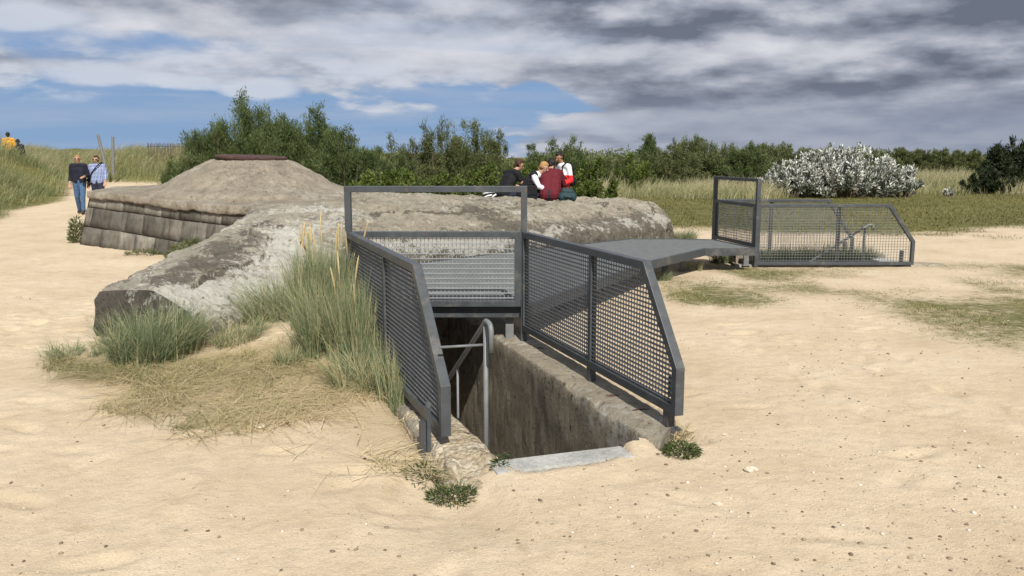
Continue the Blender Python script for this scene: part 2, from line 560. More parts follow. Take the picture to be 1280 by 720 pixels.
def mat_ground():
    k = NT('sand_and_turf')
    p = k.pos()
    n1 = k.noise(p, 1.1, 6, .6); n2 = k.noise(p, 9, 6, .65); n3 = k.noise(p, 90, 4, .7); n4 = k.noise(p, 300, 2, .6)
    sand = k.ramp(n1, [(.3, (.50, .395, .268)), (.5, (.56, .455, .322)), (.72, (.61, .51, .375))])
    sand = k.mix(.55, sand, k.ramp(n2, [(.3, .80), (.5, 1.0), (.7, 1.10)]), 'MULTIPLY')
    sand = k.mix(.6, sand, k.ramp(n3, [(.3, .72), (.5, 1.0), (.68, 1.14)]), 'MULTIPLY')
    # damp, darker scuffs
    sc = k.math('MULTIPLY', k.smooth(k.noise(p, 2.3, 5, .6, .8), .60, .70), .45)
    sand = k.mix(sc, sand, (.40, .30, .185))
    vs_ = k.n('ShaderNodeTexVoronoi'); vs_.inputs['Scale'].default_value = 42; k.put(vs_, 'Vector', p)
    wn = k.n('ShaderNodeTexWhiteNoise', i_Vector=vs_.outputs['Position'])
    spk = k.math('MULTIPLY', k.math('LESS_THAN', vs_.outputs['Distance'], k.math('MULTIPLY', wn.outputs[0], .22)), k.smooth(k.math('ADD', n1, k.math('MULTIPLY', k.math('SUBTRACT', n2, .5), .6)), .42, .60))
    sand = k.mix(k.math('MULTIPLY', spk, .6), sand, k.ramp(wn.outputs[0], [(0, (.15, .11, .075)), (.9, (.26, .19, .12)), (1, (.62, .56, .47))]))
    turf = k.ramp(k.noise(p, 2.2, 7, .7), [(.3, (.078, .082, .027)), (.5, (.125, .124, .042)), (.7, (.205, .185, .080))])
    turf = k.mix(.6, turf, k.ramp(n3, [(.3, .6), (.7, 1.3)]), 'MULTIPLY')
    turf = k.mix(.8, turf, k.ramp(k.noise(k.n('ShaderNodeVectorMath', operation='MULTIPLY', i_0=p, i_1=(.12, .45, 1)).outputs[0], 1.0, 6, .65), [(.32, (.62, .70, .60)), (.5, (1, 1, 1)), (.68, (1.35, 1.22, 1.1))]), 'MULTIPLY')
    g = k.math('ADD', k.attr('grass'), k.math('MULTIPLY', k.math('SUBTRACT', k.math('ADD', k.math('MULTIPLY', n2, .45), k.math('MULTIPLY', n3, .55)), .5), 2.6))
    gm = k.math('MULTIPLY', k.smooth(g, .26, .84), k.smooth(k.attr('grass'), .0, .30))
    col = k.mix(gm, sand, turf)
    straw = k.ramp(n3, [(.3, (.22, .165, .08)), (.7, (.42, .33, .19))])
    sm = k.math('MULTIPLY', k.smooth(k.math('ADD', k.attr('straw'), k.math('MULTIPLY', k.math('SUBTRACT', k.math('ADD', k.math('MULTIPLY', n2, .5), k.math('MULTIPLY', n3, .5)), .5), 1.6)), .45, .9), .38)
    col = k.mix(sm, col, straw)
    h = k.math('ADD', k.math('MULTIPLY', n2, .9), k.math('ADD', k.math('MULTIPLY', n3, .30), k.math('MULTIPLY', n4, .08)))
    return k.out(col, .95, k.bump(h, .6, .045), spec=.15)
M['ground'] = mat_ground()
build_ground()

# ------------------------------------------------------------------ lofts for the bunker
def catmull(P, n):
    """P (k, ..., 3) -> n samples along axis 0"""
    P = np.asarray(P, float); k = P.shape[0]
    t = np.linspace(0, k - 1, n); i = np.clip(np.floor(t).astype(int), 0, k - 2); f = t - i
    f = f.reshape((-1,) + (1,) * (P.ndim - 1))
    g = lambda j: P[np.clip(j, 0, k - 1)]
    p0, p1, p2, p3 = g(i - 1), g(i), g(i + 1), g(i + 2)
    return .5 * (2 * p1 + (p2 - p0) * f + (2 * p0 - 5 * p1 + 4 * p2 - p3) * f ** 2 + (3 * p1 - p0 - 3 * p2 + p3) * f ** 3)

def grid_faces(ny, nx, wrap=False):
    idx = np.arange(ny * nx).reshape(ny, nx)
    if wrap:
        idx = np.concatenate([idx, idx[:, :1]], 1)
    return np.stack([idx[:-1, :-1], idx[:-1, 1:], idx[1:, 1:], idx[1:, :-1]], -1).reshape(-1, 4)

def gnormals(G):
    du = np.gradient(G, axis=0); dv = np.gradient(G, axis=1)
    n = np.cross(du, dv)
    n /= np.linalg.norm(n, axis=-1, keepdims=True) + 1e-9
    n[n[..., 2] < -.2] *= -1
    return n

def loft(name, stations, nu, nv, mat, parent, amp=.04, sc=1.4, flip=False, sharp=False, cracks=(), white=None, dark=None, keep0=False):
    S = np.array(stations, float)
    G = catmull(S, nu)
    if sharp:
        k_ = S.shape[1]; t = np.linspace(0, k_ - 1, nv); i_ = np.clip(np.floor(t).astype(int), 0, k_ - 2); f_ = (t - i_)[None, :, None]
        C = np.swapaxes(catmull(np.swapaxes(G, 0, 1), nv), 0, 1)
        Lq = G[:, i_] * (1 - f_) + G[:, i_ + 1] * f_
        G = .75 * Lq + .25 * C
    else:
        G = np.swapaxes(catmull(np.swapaxes(G, 0, 1), nv), 0, 1)
    N = gnormals(G)
    if N[..., 2].mean() < 0: N = -N
    U, Vv = np.meshgrid(np.linspace(0, 1, nu), np.linspace(0, 1, nv), indexing='ij')
    d = amp * .8 * fbm(G * sc, 4, .5) + amp * .45 * fbm(G * sc * 5, 4, .6)
    # spalled hollows with a hard rim
    sp = fbm(G * sc * 1.3 + 31, 5, .55)
    d = d - amp * .9 * sstep(.42, .50, sp) - amp * .6 * sstep(.38, .46, fbm(G * sc * 2.7 + 7, 4))
    dk = np.zeros_like(U) if dark is None else dark(U, Vv, G)
    wh = np.zeros_like(U) if white is None else white(U, Vv, G)
    wob = .012 * fbm(G * 4, 4) + .006 * fbm(G * 15, 3)
    for (pts, wdt, dep) in cracks:
        best = np.full_like(U, 9.0)
        for (a, b), (c, e) in zip(pts, pts[1:]):
            du, dv = c - a, e - b; L2_ = du * du + dv * dv
            t = np.clip(((U - a) * du + (Vv - b) * dv) / L2_, 0, 1)
            best = np.minimum(best, np.hypot(U - a - t * du, Vv - b - t * dv))
        best = np.abs(best + wob) 
        m = sstep(wdt, wdt * .3, best)
        d = d - dep * m; dk = dk + 1.5 * m
    fade = sstep(0, .03, U) if keep0 else 1.0
    G = G + N * (d * fade)[..., None]
    f = grid_faces(nu, nv)
    if flip: f = f[:, ::-1]
    npmesh(name, G.reshape(-1, 3), f, mat, parent, smooth=True, attrs={'dark': dk.ravel(), 'white': wh.ravel()})
    return G

bunker = empty('bunker', (-1.0, 13.5, 0), 'low weathered concrete bunker with dome, sloping wing and rounded roof sunk in sand', 'bunker')
main = [
    [(-2.3, 9.7, -.3), (-2.45, 10.0, .45), (-2.75, 10.8, .76), (-3.0, 12.6, .93), (-3.2, 14.8, .96), (-3.3, 15.6, -.2)],
    [(-1.15, 10.75, -.3), (-1.22, 10.95, .42), (-1.5, 11.6, .78), (-1.9, 13.6, 1.0), (-2.3, 15.8, .95), (-2.5, 16.5, -.2)],
    [(.1, 12.15, -.3), (.05, 12.35, .40), (-.2, 13.0, .72), (-.5, 14.8, .90), (-.9, 16.7, .86), (-1.0, 17.3, -.2)],
    [(1.15, 13.45, -.3), (1.05, 13.65, .38), (.8, 14.3, .66), (.5, 15.7, .83), (.05, 17.4, .80), (-.1, 18.0, -.2)],
    [(2.1, 14.75, -.3), (1.98, 14.95, .38), (1.7, 15.6, .64), (1.45, 16.6, .80), (1.0, 17.9, .77), (.9, 18.4, -.2)],
    [(2.95, 16.4, -.3), (2.85, 16.6, .36), (2.65, 16.95, .62), (2.45, 17.5, .79), (2.05, 18.4, .74), (1.9, 19.0, -.2)],
    [(3.38, 17.4, -.3), (3.30, 17.5, .30), (3.12, 17.6, .55), (2.95, 17.9, .70), (2.55, 18.6, .60), (2.45, 19.0, -.2)],
    [(3.50, 17.9, -.3), (3.46, 17.95, .0), (3.38, 18.0, .22), (3.25, 18.15, .30), (3.0, 18.7, .2), (2.9, 19.0, -.2)],
]
loft('roof', main, 420, 190, M['roof'], bunker, amp=.042, sc=1.6,
     cracks=[([(.02, .42), (.12, .50), (.22, .47), (.30, .52)], .012, .05), ([(.40, .56), (.52, .60), (.66, .58), (.82, .60), (.9, .5)], .008, .05),
             ([(.55, .40), (.60, .52), (.63, .60)], .007, .035), ([(.74, .3), (.78, .45), (.80, .58)], .007, .035)],
     dark=lambda U, V, G: .75 * sstep(.42, .25, V) * sstep(.1, .2, U) + .25 * sstep(.02, .2, U) * sstep(.35, .1, U) * sstep(.5, .35, V),
     white=lambda U, V, G: .5 * sstep(.16, .26, V) * sstep(.36, .28, V) + .35 * sstep(.2, 0, U))
wing = [
    [(-3.95, 7.95, -.35), (-3.93, 7.96, .40), (-3.89, 7.93, .435), (-3.55, 7.72, .48), (-3.2, 7.48, .51), (-2.85, 7.35, .34), (-2.6, 7.3, .0), (-2.5, 7.3, -.3)],
    [(-3.93, 8.6, -.35), (-3.90, 8.6, .47), (-3.86, 8.58, .51), (-3.45, 8.3, .56), (-3.05, 8.1, .52), (-2.6, 7.95, .30), (-2.3, 7.9, .0), (-2.2, 7.9, -.3)],
    [(-3.90, 9.3, -.35), (-3.86, 9.3, .55), (-3.82, 9.28, .59), (-3.4, 9.1, .66), (-2.95, 8.9, .60), (-2.4, 8.75, .38), (-2.05, 8.7, .05), (-1.9, 8.7, -.3)],
    [(-3.88, 10.8, -.35), (-3.84, 10.8, .65), (-3.80, 10.78, .70), (-3.4, 10.6, .80), (-2.9, 10.3, .74), (-2.3, 9.9, .55), (-1.85, 9.7, .2), (-1.7, 9.6, -.3)],
    [(-3.90, 12.4, -.35), (-3.86, 12.4, .82), (-3.82, 12.38, .86), (-3.4, 12.1, .93), (-2.9, 11.8, .90), (-2.3, 11.2, .78), (-1.7, 10.7, .5), (-1.5, 10.5, -.3)],
    [(-4.2, 13.6, -.35), (-4.1, 13.6, .91), (-4.06, 13.58, .94), (-3.5, 13.3, .96), (-2.9, 13.0, .97), (-2.3, 12.5, .94), (-1.7, 12.0, .78), (-1.5, 11.5, -.3)],
]
WG = loft('wing_wall', wing, 300, 180, M['wing'], bunker, amp=.030, sc=2.2, sharp=True, keep0=True,
     cracks=[([(.10, .60), (.30, .57), (.48, .62), (.62, .55)], .010, .05), ([(.50, .50), (.62, .46), (.75, .50)], .007, .035), ([(.55, .66), (.66, .58), (.7, .72)], .007, .03)],
     dark=lambda U, V, G: .46 * sstep(.38, .47, V) * sstep(.60, .52, V) * sstep(.04, .16, U) * sstep(.8, .5, U) + .5 * sstep(.72, .80, V),
     white=lambda U, V, G: .80 * sstep(.52, .64, V) * sstep(.84, .68, V) * sstep(.70, .40, U) + .35 * sstep(.45, .6, U) * sstep(.5, .6, V))
# dark broken end of the wing
def wing_end():
    top = WG[0, 20:]                       # upper edge of the wing's first section
    n = len(top); rows = 46
    t = np.linspace(0, 1, rows)[None, :, None]
    bot = top.copy(); bot[:, 2] = -.36
    G = top[:, None] * (1 - t) + bot[:, None] * t
    nd = np.array([-.42, -.91, 0])
    d = .030 * fbm(G * 5, 5, .6) + .03 * fbm(G * 2 + 7, 3) + .012
    d = d * sstep(0, .10, t[..., 0]) + .05 * np.sin(np.clip(t[..., 0] * 2, 0, 1) * PI)
    G = G + nd * d[..., None]
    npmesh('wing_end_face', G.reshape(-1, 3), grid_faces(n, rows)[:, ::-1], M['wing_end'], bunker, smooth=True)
wing_end()

# platform carrying the dome
PC = [Vector((-7.96, 16.0, 1.06)), Vector((-6.75, 15.08, 1.02)), Vector((-5.5, 14.05, .97)), Vector((-4.05, 13.0, .93)), Vector((-2.9, 12.9, .95)),
      Vector((-2.6, 18.0, 1.0)), Vector((-4.6, 19.8, 1.05)), Vector((-7.3, 19.6, 1.08)), Vector((-8.15, 17.6, 1.08))]
def platform():
    c = sum(PC, Vector()) / len(PC)
    # dense outline
    pts = []
    for a, b in zip(PC, PC[1:] + PC[:1]):
        n = max(2, int((b - a).length / .06))
        for i in range(n): pts.append(a.lerp(b, i / n))
    P = np.array([tuple(p) for p in pts]); n = len(P)
    out = np.stack([P[:, 0] - c.x, P[:, 1] - c.y, 0 * P[:, 0]], -1)
    out /= np.linalg.norm(out, axis=1, keepdims=True)
    rings = []
    prof = [(-1.0, .0), (-.6, 0), (-.3, 0), (-.12, 0), (-.04, 0), (.0, -.004), (.014, -.010), (.026, -.024), (.03, -.05), (.035, -.09), (.03, -.125), (.015, -.14), (-.05, -.15), (-.3, -.16)]
    rough = .016 * fbm(P * 2.4, 5) + .012 * fbm(P * 11, 3)
    low = .022 * fbm(P * 3.4 + 40, 5, .7)
    for k_, (o_, dz) in enumerate(prof):
        if o_ == -1.0: Q = np.tile(np.array([[c.x, c.y, c.z]]), (n, 1))
        else:
            Q = P + out * o_
            if o_ < -.1: Q[:, 2] = P[:, 2]
        if -.1 < o_: Q = Q + out * rough[:, None] * (1 if dz < -.04 else .3)
        Q[:, 2] += dz + (low if dz < -.1 else 0)
        rings.append(Q)
    # inner area: fill with interpolated rings for a soft rise toward the dome
    G = np.stack([rings[0]] + [rings[0] * (1 - t) + rings[1] * t for t in np.linspace(.1, .95, 20)] + rings[1:], 0)
    G[..., 2] += .010 * fbm(G * 3, 4)
    npmesh('terrace_slab', G.reshape(-1, 3), grid_faces(G.shape[0], n, wrap=True)[:, ::-1], M['dome'], bunker, smooth=True).data.set_sharp_from_angle(angle=R(35))
platform()

def dome():
    cx, cy = -4.86, 16.0
    prof = [(.0, 1.60), (.55, 1.625), (.66, 1.62), (.80, 1.585), (1.18, 1.42), (1.5, 1.31), (1.78, 1.20), (2.1, 1.12), (2.4, 1.06), (2.5, 1.0), (2.52, .9)]
    P = catmull(np.array([(r, 0, z) for r, z in prof]), 110)
    na = 360
    a = np.linspace(0, 2 * PI, na, endpoint=False)
    r = P[:, 0][:, None]; z = P[:, 2][:, None] + 0 * a
    sq = 1 - .22 * sstep(-.2, .9, np.cos(a))[None] * sstep(.6, 2.2, r)
    fw = np.clip(-.586 * np.cos(a) - .81 * np.sin(a), 0, 1)[None]
    sq = sq * (1 - .27 * sstep(.25, 1.0, fw) * sstep(.7, 2.2, r))
    X = cx + r * sq * np.cos(a); Y = cy + r * sq * np.sin(a)
    G = np.stack([X, Y, z], -1)
    G[..., 2] += (.020 * fbm(G * 2.2, 5) + .014 * fbm(G * 12, 4)) * sstep(.3, .8, r)
    npmesh('dome', G.reshape(-1, 3), grid_faces(110, na, wrap=True)[:, ::-1], M['dome'], bunker, smooth=True)
    lid = MB()
    n = 56; tilt = R(-2.4)
    prof = [(0, .05), (.55, .05), (.635, .046), (.648, .036), (.648, .008), (.63, -.02), (0, -.02)]
    vs = []; fs = []
    for (rr, zz) in prof:
        for k_ in range(n):
            an = 2 * PI * k_ / n
            v = Vector((rr * math.cos(an), rr * math.sin(an), zz))
            v = Matrix.Rotation(-tilt, 3, 'Y') @ Matrix.Rotation(R(1.6), 3, 'X') @ v
            vs.append((cx + v.x, cy + v.y, 1.655 + v.z))
    for i in range(len(prof) - 1):
        for k_ in range(n):
            k2 = (k_ + 1) % n
            fs.append((i * n + k_, i * n + k2, (i + 1) * n + k2, (i + 1) * n + k_))
    lid.add(vs, fs)
    lid.build('lid', M['rust'], bunker)
dome()

def block_wall():
    """battered facing of large cast blocks under the slab"""
    line = PC[:4]
    total = [0]
    for a, b in zip(line, line[1:]): total.append(total[-1] + (b - a).length)
    def P(u, dz):   # dz below slab underside 0..1.05, leaning out .16 per metre
        for i in range(3):
            if u <= total[i + 1] or i == 2:
                t = (u - total[i]) / (total[i + 1] - total[i]); a, b = line[i], line[i + 1]; break
        p = a.lerp(b, t); d = (b - a).normalized(); o = Vector((d.y, -d.x, 0))
        o = o if o.y < 0 else -o
        return Vector((p.x, p.y, p.z - .10 - dz)) + o * (.20 * dz - .045) - d * (.16 * dz * max(0, 1 - u / 2.5)), o
    V = []; Fc = []; rnd = []
    rows = [(0.02, .21), (.222, .565), (.577, .92), (.932, 1.25)]
    for ri, (a, b) in enumerate(rows):
        u = -.02 - (ri % 2) * .31
        while u < total[-1] - .02:
            w = random.uniform(.52, .68)
            u0, u1 = max(u + .005, -.02), min(u + w - .005, total[-1])
            u += w
            if u1 - u0 < .08: continue
            rv = random.random(); push = random.uniform(-.012, .014)
            n0 = len(V)
            gu = [0, .013, .2, .4, .6, .8, .987, 1]; gv = [0, .022, .3, .6, .978, 1]; nu_, nv_ = len(gu), len(gv)
            for j in range(nv_):
                for i in range(nu_):
                    uu = u0 + (u1 - u0) * gu[i]; dd = a + (b - a) * gv[j]
                    p, o = P(uu, dd)
                    e = min(i, nu_ - 1 - i, 1) * min(j, nv_ - 1 - j, 1)
                    q = p + o * ((push if e else -.03) + random.uniform(-.0025, .0025))
                    V.append(tuple(q)); rnd.append(rv)
            for j in range(nv_ - 1):
                for i in range(nu_ - 1):
                    k_ = n0 + j * nu_ + i
                    Fc.append((k_, k_ + nu_, k_ + nu_ + 1, k_ + 1))
    npmesh('block_wall', np.array(V), np.array(Fc)[:, ::-1], M['blocks'], bunker, attrs={'rnd': rnd})
    # mortar bed behind, and the return round the corner
    V = []; 
    us = np.linspace(-.03, total[-1] + .02, 60); ds = np.linspace(-.03, 1.4, 16)
    for d_ in ds:
        for u_ in us:
            p, o = P(u_, d_); V.append(tuple(p - o * (.022)))
    npmesh('mortar', np.array(V), grid_faces(16, 60), M['mortar'], bunker, smooth=True)
    mb = MB()
    p0, o = P(-.03, 0); p1, o = P(-.03, 1.4)
    q0 = PC[8] + Vector((0, 0, -.1)); q1 = q0 + Vector((-.2, .0, -1.3))
    q2 = PC[7] + Vector((0, 0, -.1)); q3 = q2 + Vector((-.1, .15, -1.3)); q4 = PC[6] + Vector((0, 0, -.1)); q5 = q4 + Vector((.1, .15, -1.3))
    mb.add([p0, p1, q1, q0, q2, q3, q4, q5], [(0, 1, 2, 3), (3, 2, 5, 4), (4, 5, 7, 6)])
    mb.build('rear_wall', M['pitwall'], bunker)
block_wall()

# ------------------------------------------------------------------ near stairwell
def rough_wall(name, inner0, inner1, thick_dir, thick, z0, ztop, mat_side, mat_top, parent, amp=.014, nlen=120, skew=0.0):
    """wall slab with an uneven face and crumbled top edge; cross-section swept inner0 -> inner1"""
    prof = []
    for z in np.linspace(z0, ztop - .03, 26): prof.append((0, z))
    prof += [(.008, ztop - .012), (.03, ztop)]
    for t in np.linspace(.06, thick - .04, 10): prof.append((t, ztop))
    prof += [(thick - .02, ztop - .006), (thick, ztop - .03), (thick, z0 + .0)]
    prof = np.array(prof)
    a = np.array(inner0); b = np.array(inner1); td = np.array(thick_dir)
    t = np.linspace(0, 1, nlen)[:, None, None]
    base = a * (1 - t) + b * t
    G = base + td * prof[None, :, 0:1] + np.array([0, 0, 1.]) * prof[None, :, 1:2]
    if skew:
        ad = (b - a) / np.linalg.norm(b - a)
        G = G + ad * (skew * prof[None, :, 0:1] * (1 - t) ** 6)
    d = amp * fbm(G * 3.1, 5, .6) + amp * .4 * fbm(G * 15, 3)
    nrm = np.zeros_like(G)
    side_w = (prof[:, 0] < .02).astype(float)[None, :, None]
    nrm = nrm - td * side_w
    top_w = ((prof[:, 0] >= .008) & (prof[:, 1] > ztop - .02)).astype(float)[None, :, None]
    nrm = nrm + np.array([0, 0, 1.]) * top_w
    # broken edge
    chip = sstep(.15, .6, fbm(G * 4 + 11, 4)) * .03
    edge = ((prof[:, 0] < .04) & (prof[:, 1] > ztop - .05)).astype(float)[None, :]
    G = G + nrm * d[..., None] - np.array([0, 0, 1.]) * (chip * edge)[..., None]
    ny, nx = G.shape[:2]
    V = G.reshape(-1, 3); f = grid_faces(ny, nx)
    me_o = npmesh(name, V, f, [mat_side, mat_top], parent, smooth=True)
    mi = np.zeros(len(f), np.int32)
    col = np.tile(np.arange(nx - 1), ny - 1)
    mi[(prof[col, 0] >= .0) & (prof[col, 1] > ztop - .02)] = 1
    me_o.data.polygons.foreach_set('material_index', mi)
    # end caps
    for row in (0, ny - 1):
        bm = bmesh.new(); bm.from_mesh(me_o.data); bm.verts.ensure_lookup_table()
        try:
            fc = bm.faces.new([bm.verts[row * nx + i] for i in range(nx)]); fc.material_index = 0
            fc.normal_update()
        except ValueError: pass
        bm.to_mesh(me_o.data); bm.free()
    return me_o

stair = empty('stairwell', (R_in(6).x - .4, 6, 0), 'sunken concrete stairwell in the foreground with thick rough walls and pale top step', 'stairwell')
Rn = at(806, 566, 0)
rw0 = Ri2 - raxis * ((Ri2 - Rn).dot(raxis)); 
rough_wall('side_wall', tuple(rw0), tuple(rw0 + raxis * 5.4), tuple(PERP), .36, -2.4, .03, M['pitwall'], M['walltop'], stair, nlen=200, skew=1.25, amp=.007)
# left wall: inner face along L_in
l0 = L_in(4.75); 
rough_wall('side_wall', tuple(l0 + raxis * .2), tuple(l0 + raxis * 5.2), tuple(-PERP), .30, -2.4, .035, M['pitwall'], M['walltop'], stair, nlen=160)
# broken stub at the near end of the left wall
def stub():
    a = l0 + raxis * .75; b = l0 - raxis * .60 + PERP * .03
    n = 70; m = 64
    u = np.linspace(0, 1, n); an = np.linspace(-.15 * PI, 1.15 * PI, m)
    G = np.zeros((n, m, 3))
    mid0 = np.array(a - PERP * .15); mid1 = np.array(b - PERP * .10)
    for i, t in enumerate(u):
        c = mid0 * (1 - t) + mid1 * t
        w = .165 * (1 + .10 * t); top = .055 - .085 * max(0, (t - .35) / .65) ** 1.5
        tail = 1.0 if t < .93 else math.sqrt(max(0, 1 - ((t - .93) / .07) ** 2))
        for j, q in enumerate(an):
            cx_, cz_ = math.cos(q), math.sin(q)
            sgn = lambda v, e: math.copysign(abs(v) ** e, v)
            x_ = sgn(cx_, .45) * w * (.35 + .65 * tail); z_ = sgn(cz_, .5)
            z_ = (-.14) + z_ * (top + .14) * (.3 + .7 * tail) if z_ > 0 else -.14 + z_ * .35
            G[i, j] = (c[0] + PERP.x * x_, c[1] + PERP.y * x_, z_)
    N = gnormals(G)
    d = .020 * fbm(G * 5, 5, .6) + .012 * fbm(G * 19, 3)
    r = u[:, None]
    d = d * (.5 + 1.1 * sstep(.45, .8, r)) - .05 * sstep(.1, .5, fbm(G * 4.2 + 3, 3)) * sstep(.5, .8, r)
    if (N[:, m // 2, 2].mean()) < 0: N = -N
    G = G + N * d[..., None]
    V = G.reshape(-1, 3)
    c = V[(n - 1) * m:].mean(0); V = np.concatenate([V, c[None]], 0)
    f = [tuple(x) for x in grid_faces(n, m)] + [((n - 1) * m + j, (n - 1) * m + j + 1, n * m) for j in range(m - 1)]
    npmesh('broken_wall_end', V, f, M['stub'], stair, smooth=True)
stub()
# top slab, steps and floor
wid = (R_in(5.5) - L_in(5.5)).dot(PERP)
u0 = (SLABL - l0).dot(raxis)
mb = MB()
c = l0 + raxis * (u0 - .045) + PERP * (wid * .395)
mb.box((c.x, c.y, -.058), wid * .81 + .02, .19, .14, PERP, raxis)
top_step = mb.build('top_step', M['slab'], stair, bevel=.012)
for i in range(8):
    mb = MB()
    c = l0 + raxis * (u0 + .04 + .28 * i + .16) + PERP * (wid / 2)
    z = -.18 * (i + 1)
    mb.box((c.x, c.y, z - .15), wid - .02, .33, .30, PERP, raxis)
    mb.build('step', M['pitwall'], stair, bevel=.01)
mb = MB()
c = l0 + raxis * (u0 + 3.7) + PERP * (wid / 2)
mb.box((c.x, c.y, -1.65), wid - .02, 2.6, .1, PERP, raxis)
mb.build('floor', M['pitwall'], stair)
mb = MB()
c = l0 + raxis * 4.75 + PERP * (wid / 2)
for (o_, w_, z_, h_) in ((-wid / 2 + .09, .18, -.8, 1.6), (wid / 2 - .09, .18, -.8, 1.6), (0, wid, .0, .35)):
    q = c + PERP * o_
    mb.box((q.x, q.y, z_ - (.0 if h_ > 1 else .06)), w_ - (.004 if h_ < 1 else 0), .3, h_ - (.36 if h_ > 1 else 0), PERP, raxis)
mb.build('entrance_frame', M['pitwall'], stair)
mb = MB(); q = l0 + raxis * 4.97 + PERP * (wid / 2)
mb.box((q.x, q.y, -.95), wid + .3, .12, 2.0, PERP, raxis); mb.build('end_wall', M['pitwall'], stair)
mb = MB(); q = l0 + raxis * 4.885 + PERP * (wid / 2)
mb.box((q.x, q.y, -.90), wid - .40, .04, 1.36, PERP, raxis)
for z_ in (-.45, -1.3): mb.box((q.x - raxis.x * .03, q.y - raxis.y * .03, z_), wid - .44, .02, .06, PERP, raxis)
mb.build('door', M['rust'], stair)

# ------------------------------------------------------------------ guard rails
def inset(poly, w):
    n = len(poly); out = []
    for i in range(n):
        p0, p1, p2 = Vector(poly[i - 1]), Vector(poly[i]), Vector(poly[(i + 1) % n])
        d1 = (p1 - p0).normalized(); d2 = (p2 - p1).normalized()
        n1 = Vector((-d1.y, d1.x)); n2 = Vector((-d2.y, d2.x))
        k = (n1 + n2); k = k / max(.2, k.length_squared) * 2
        out.append(p1 + k * w)
    return out

def clip_line(poly, axis_, val):
    """range along the other axis where coordinate axis_ == val inside the convex polygon"""
    r = []
    n = len(poly); o = 1 - axis_
    for i in range(n):
        a, b = poly[i], poly[(i + 1) % n]
        if (a[axis_] - val) * (b[axis_] - val) < 0:
            t = (val - a[axis_]) / (b[axis_] - a[axis_]); r.append(a[o] + (b[o] - a[o]) * t)
    return (min(r), max(r)) if len(r) >= 2 else None

def panel(name, origin, u, poly, parent, fw=.055, fd=.06, hp=.031, vp=.040, hd=.026, hb=.0045, vb=.0042, frame_mat='paint', frame_name='frame', gname='grating', gmat='grate', label=None):
    """poly: (u, z) counter-clockwise outline; welded frame with a real grating inside"""
    u = Vector(u); nrm = Vector((u.y, -u.x, 0))
    W = lambda a, z, d: Vector(origin) + u * a + nrm * d + Vector((0, 0, z))
    inn = inset(poly, fw)
    n = len(poly)
    mb = MB()
    vs = []
    for d in (-fd / 2, fd / 2):
        vs += [W(p[0], p[1], d) for p in poly] + [W(p[0], p[1], d) for p in inn]
    fs = []
    for i in range(n):
        j = (i + 1) % n
        fs += [(i, j, n + j, n + i), (2 * n + i, 3 * n + i, 3 * n + j, 2 * n + j),
               (i, 2 * n + i, 2 * n + j, j), (n + i, n + j, 3 * n + j, 3 * n + i)]
    mb.add(vs, fs)
    fr = mb.build(frame_name, M[frame_mat], parent, bevel=.004)
    g = MB()
    zs = [p[1] for p in inn]; us = [p[0] for p in inn]
    z = min(zs) + hp * .5
    while z < max(zs) - .004:
        r = clip_line(inn, 1, z)
        if r and r[1] - r[0] > .02:
            g.box(W((r[0] + r[1]) / 2, z, 0), r[1] - r[0], hd, hb, u, nrm)
        z += hp
    a = min(us) + vp * .5
    while a < max(us) - .004:
        r = clip_line(inn, 0, a)
        if r and r[1] - r[0] > .02:
            g.box(W(a, (r[0] + r[1]) / 2, 0), vb, vb + .001, r[1] - r[0], u, nrm)
        a += vp
    gm = bpy.data.meshes.new(gname); gm.from_pydata(g.v, [], g.f)
    l, m_ = fr.parent, None
    rebase(gm, parent)
    go = link(gname, gm, M[gmat], fr)
    return fr

DZ = .335
guard = empty('guard_rail', (0.0, 6.5, 0), 'large grey steel guard rail of mesh panels round the foreground stairwell', 'guard rail')
# right panel
L = (RP_near - RP_far).length; uR = (RP_near - RP_far).normalized()
panel('right', RP_far, uR, [(0, PB), (L, PB), (L, .43), (L * .835, TOP), (0, TOP)], guard, frame_name='side_panel')
mb = MB(); q = RP_far + uR * (L * .535); nR = Vector((uR.y, -uR.x, 0))
mb.box(q + Vector((0, 0, (PB + TOP) / 2)), .045, .05, TOP - PB - .1, uR, nR); mb.build('mullion', M['paint'], guard, bevel=.003)
for t, dz in ((.535, .0), (.955, .0)):
    q = RP_far + uR * (L * t) + nR * (-.0)
    mb = MB(); mb.box(q + Vector((0, 0, .04)), .060, .05, .20, uR, nR)
    mb.box(q + Vector((0, 0, .005)) - nR * .03, .07, .10, .012, uR, nR)
    for s_ in (-1, 1): mb.tube([q - nR * .045 + uR * (.022 * s_) + Vector((0, 0, .01)), q - nR * .045 + uR * (.022 * s_) + Vector((0, 0, .028))], .009, 6)
    for z_ in (PB + .03, PB - .03): mb.tube([q - nR * .02 + Vector((0, 0, z_)), q - nR * .040 + Vector((0, 0, z_))], .008, 6)
    mb.build('post_foot', M['paint'], guard)
# slotted bracket at the near end
mb = MB(); q = RP_far + uR * (L * .945) - nR * .036
for k_ in range(4): mb.box(q + Vector((0, 0, PB + .085 + .035 * k_)), .075, .012, .012, uR, nR)
for s_ in (-1, 1): mb.box(q + uR * (.035 * s_) + Vector((0, 0, PB + .137)), .012, .014, .14, uR, nR)
mb.build('bracket', M['paint'], guard)
